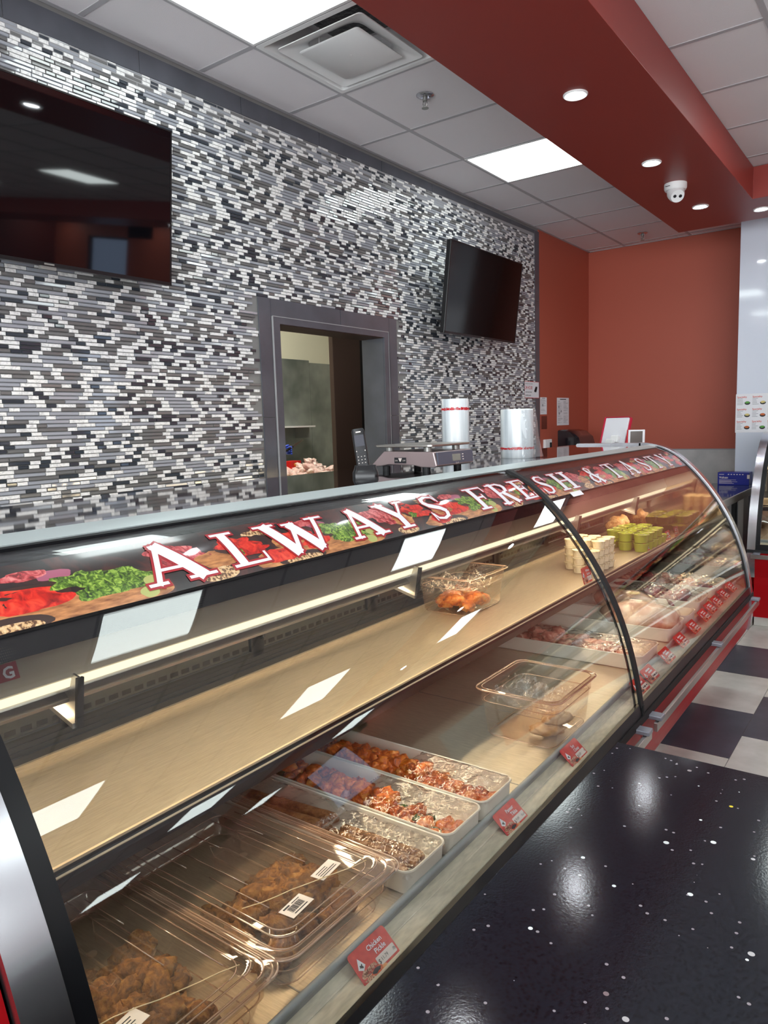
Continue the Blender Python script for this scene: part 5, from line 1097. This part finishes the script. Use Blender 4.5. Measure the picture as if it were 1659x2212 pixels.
# raw chicken heap on the kitchen board
rw = [lump('chicken_piece', m_raww, i, .075, .038, .03, .4, 1.8) for i in range(5)]
heap(rw, 'raw_chicken_piece', 62, -5.1, -4.55, 5.02, 5.72, -.465, 4, 'pale raw chicken piece in the heap on the kitchen board', 'raw chicken', 'raw chicken pieces on the kitchen board', .036, 11)
# ---------------------------------------------------------------- kitchen worker mostly hidden by the pass-through frame: gloved hand with knife
def skinned(name, verts, edges, radii, m, parent, sub=2, root=0):
    me = bpy.data.meshes.new(name); o0 = Vector(parent['_o']); me.from_pydata([tuple(Vector(v) - o0) for v in verts], edges, [])
    o = bpy.data.objects.new(name, me); COL.objects.link(o); o.parent = parent; o['_o'] = parent['_o']
    sk = o.modifiers.new('skin', 'SKIN'); sk.use_smooth_shade = True
    ly = me.skin_vertices[0].data if me.skin_vertices else None
    if ly is None:
        bm = bmesh.new(); bm.from_mesh(me); bm.verts.layers.skin.verify(); bm.to_mesh(me); bm.free(); ly = me.skin_vertices[0].data
    for i, rd in enumerate(radii): ly[i].radius = rd if isinstance(rd, tuple) else (rd, rd); ly[i].use_root = (i == root)
    s = o.modifiers.new('sub', 'SUBSURF'); s.levels = sub; s.render_levels = sub; me.materials.append(m); return o
px, py = -4.95, 4.28
t = thing('person', 'kitchen worker in dark clothes, only a blue gloved hand holding a knife showing', 'person', (px, py, ZF))
zz = lambda h: ZF + h
V = [(px, py, zz(.95)), (px, py, zz(1.15)), (px, py, zz(1.36)), (px, py, zz(1.46)), (px, py + .03, zz(1.55)), (px, py + .04, zz(1.64)),
     (px - .18, py, zz(1.38)), (px - .25, py + .06, zz(1.12)), (px - .12, py + .28, zz(1.06)),
     (px + .18, py, zz(1.38)), (px + .25, py + .18, zz(1.18)), (px + .28, py + .45, zz(1.325)),
     (px - .09, py, zz(.86)), (px - .11, py + .02, zz(.48)), (px - .11, py, zz(.09)), (px - .11, py + .13, zz(.04)),
     (px + .09, py, zz(.86)), (px + .11, py + .02, zz(.48)), (px + .11, py, zz(.09)), (px + .11, py + .13, zz(.04))]
E_ = [(0, 1), (1, 2), (2, 3), (3, 4), (4, 5), (2, 6), (6, 7), (7, 8), (2, 9), (9, 10), (10, 11), (0, 12), (12, 13), (13, 14), (14, 15), (0, 16), (16, 17), (17, 18), (18, 19)]
skinned('body', V, E_, [.14, .13, .15, .055, .08, .085, .06, .045, .035, .06, .045, .034, .09, .06, .045, .035, .09, .06, .045, .035], m_cloth, t)
b = B(); b.lathe((px, py + .035, zz(1.55)), [(.06, 0), (.095, .05), (.1, .12), (.085, .19), (.03, .215), (0, .218)], 20); obj('cap', b, m_cloth, t, smooth='a')
hx, hy, hz = px + .29, py + .49, zz(1.345)
V = [(hx - .01, hy - .04, hz - .02), (hx, hy + .02, hz), (hx + .0, hy + .07, hz + .01)]; E_ = [(0, 1), (1, 2)]; Rd = [.032, (.04, .026), (.038, .02)]
for k in range(4):
    dz = .028 - k * .019; n0 = len(V); V += [(hx, hy + .10, hz + dz), (hx + .03, hy + .13, hz + dz + .004), (hx + .045, hy + .105 + .0, hz + dz - .004)]; E_ += [(2, n0), (n0, n0 + 1), (n0 + 1, n0 + 2)]; Rd += [.0115, .0105, .009]
n0 = len(V); V += [(hx + .028, hy + .045, hz + .038), (hx + .045, hy + .085, hz + .05)]; E_ += [(1, n0), (n0, n0 + 1)]; Rd += [.013, .010]
hand = skinned('gloved_hand', V, E_, Rd, m_glove, t, 2, 1)
t2 = thing('knife', 'dark-handled knife held in the blue gloved hand', 'knife', (hx + .04, hy + .1, hz))
b = B(); b.tube([(hx + .03, hy + .02, hz - .01), (hx + .035, hy + .14, hz + .035)], .011, 8); obj('handle', b, m_blackm, t2, smooth=True)
b = B(); b.loft([[(hx + .035 + e, hy + .14, hz + .022), (hx + .035 + e, hy + .14, hz + .05), (hx + .035 + e, hy + .27, hz + .095), (hx + .035 + e, hy + .29, hz + .09)] for e in (0, .002)]); obj('blade', b, m_steel, t2)
# the origin helper values are no longer needed
for o in bpy.data.objects:
    if '_o' in o: del o['_o']
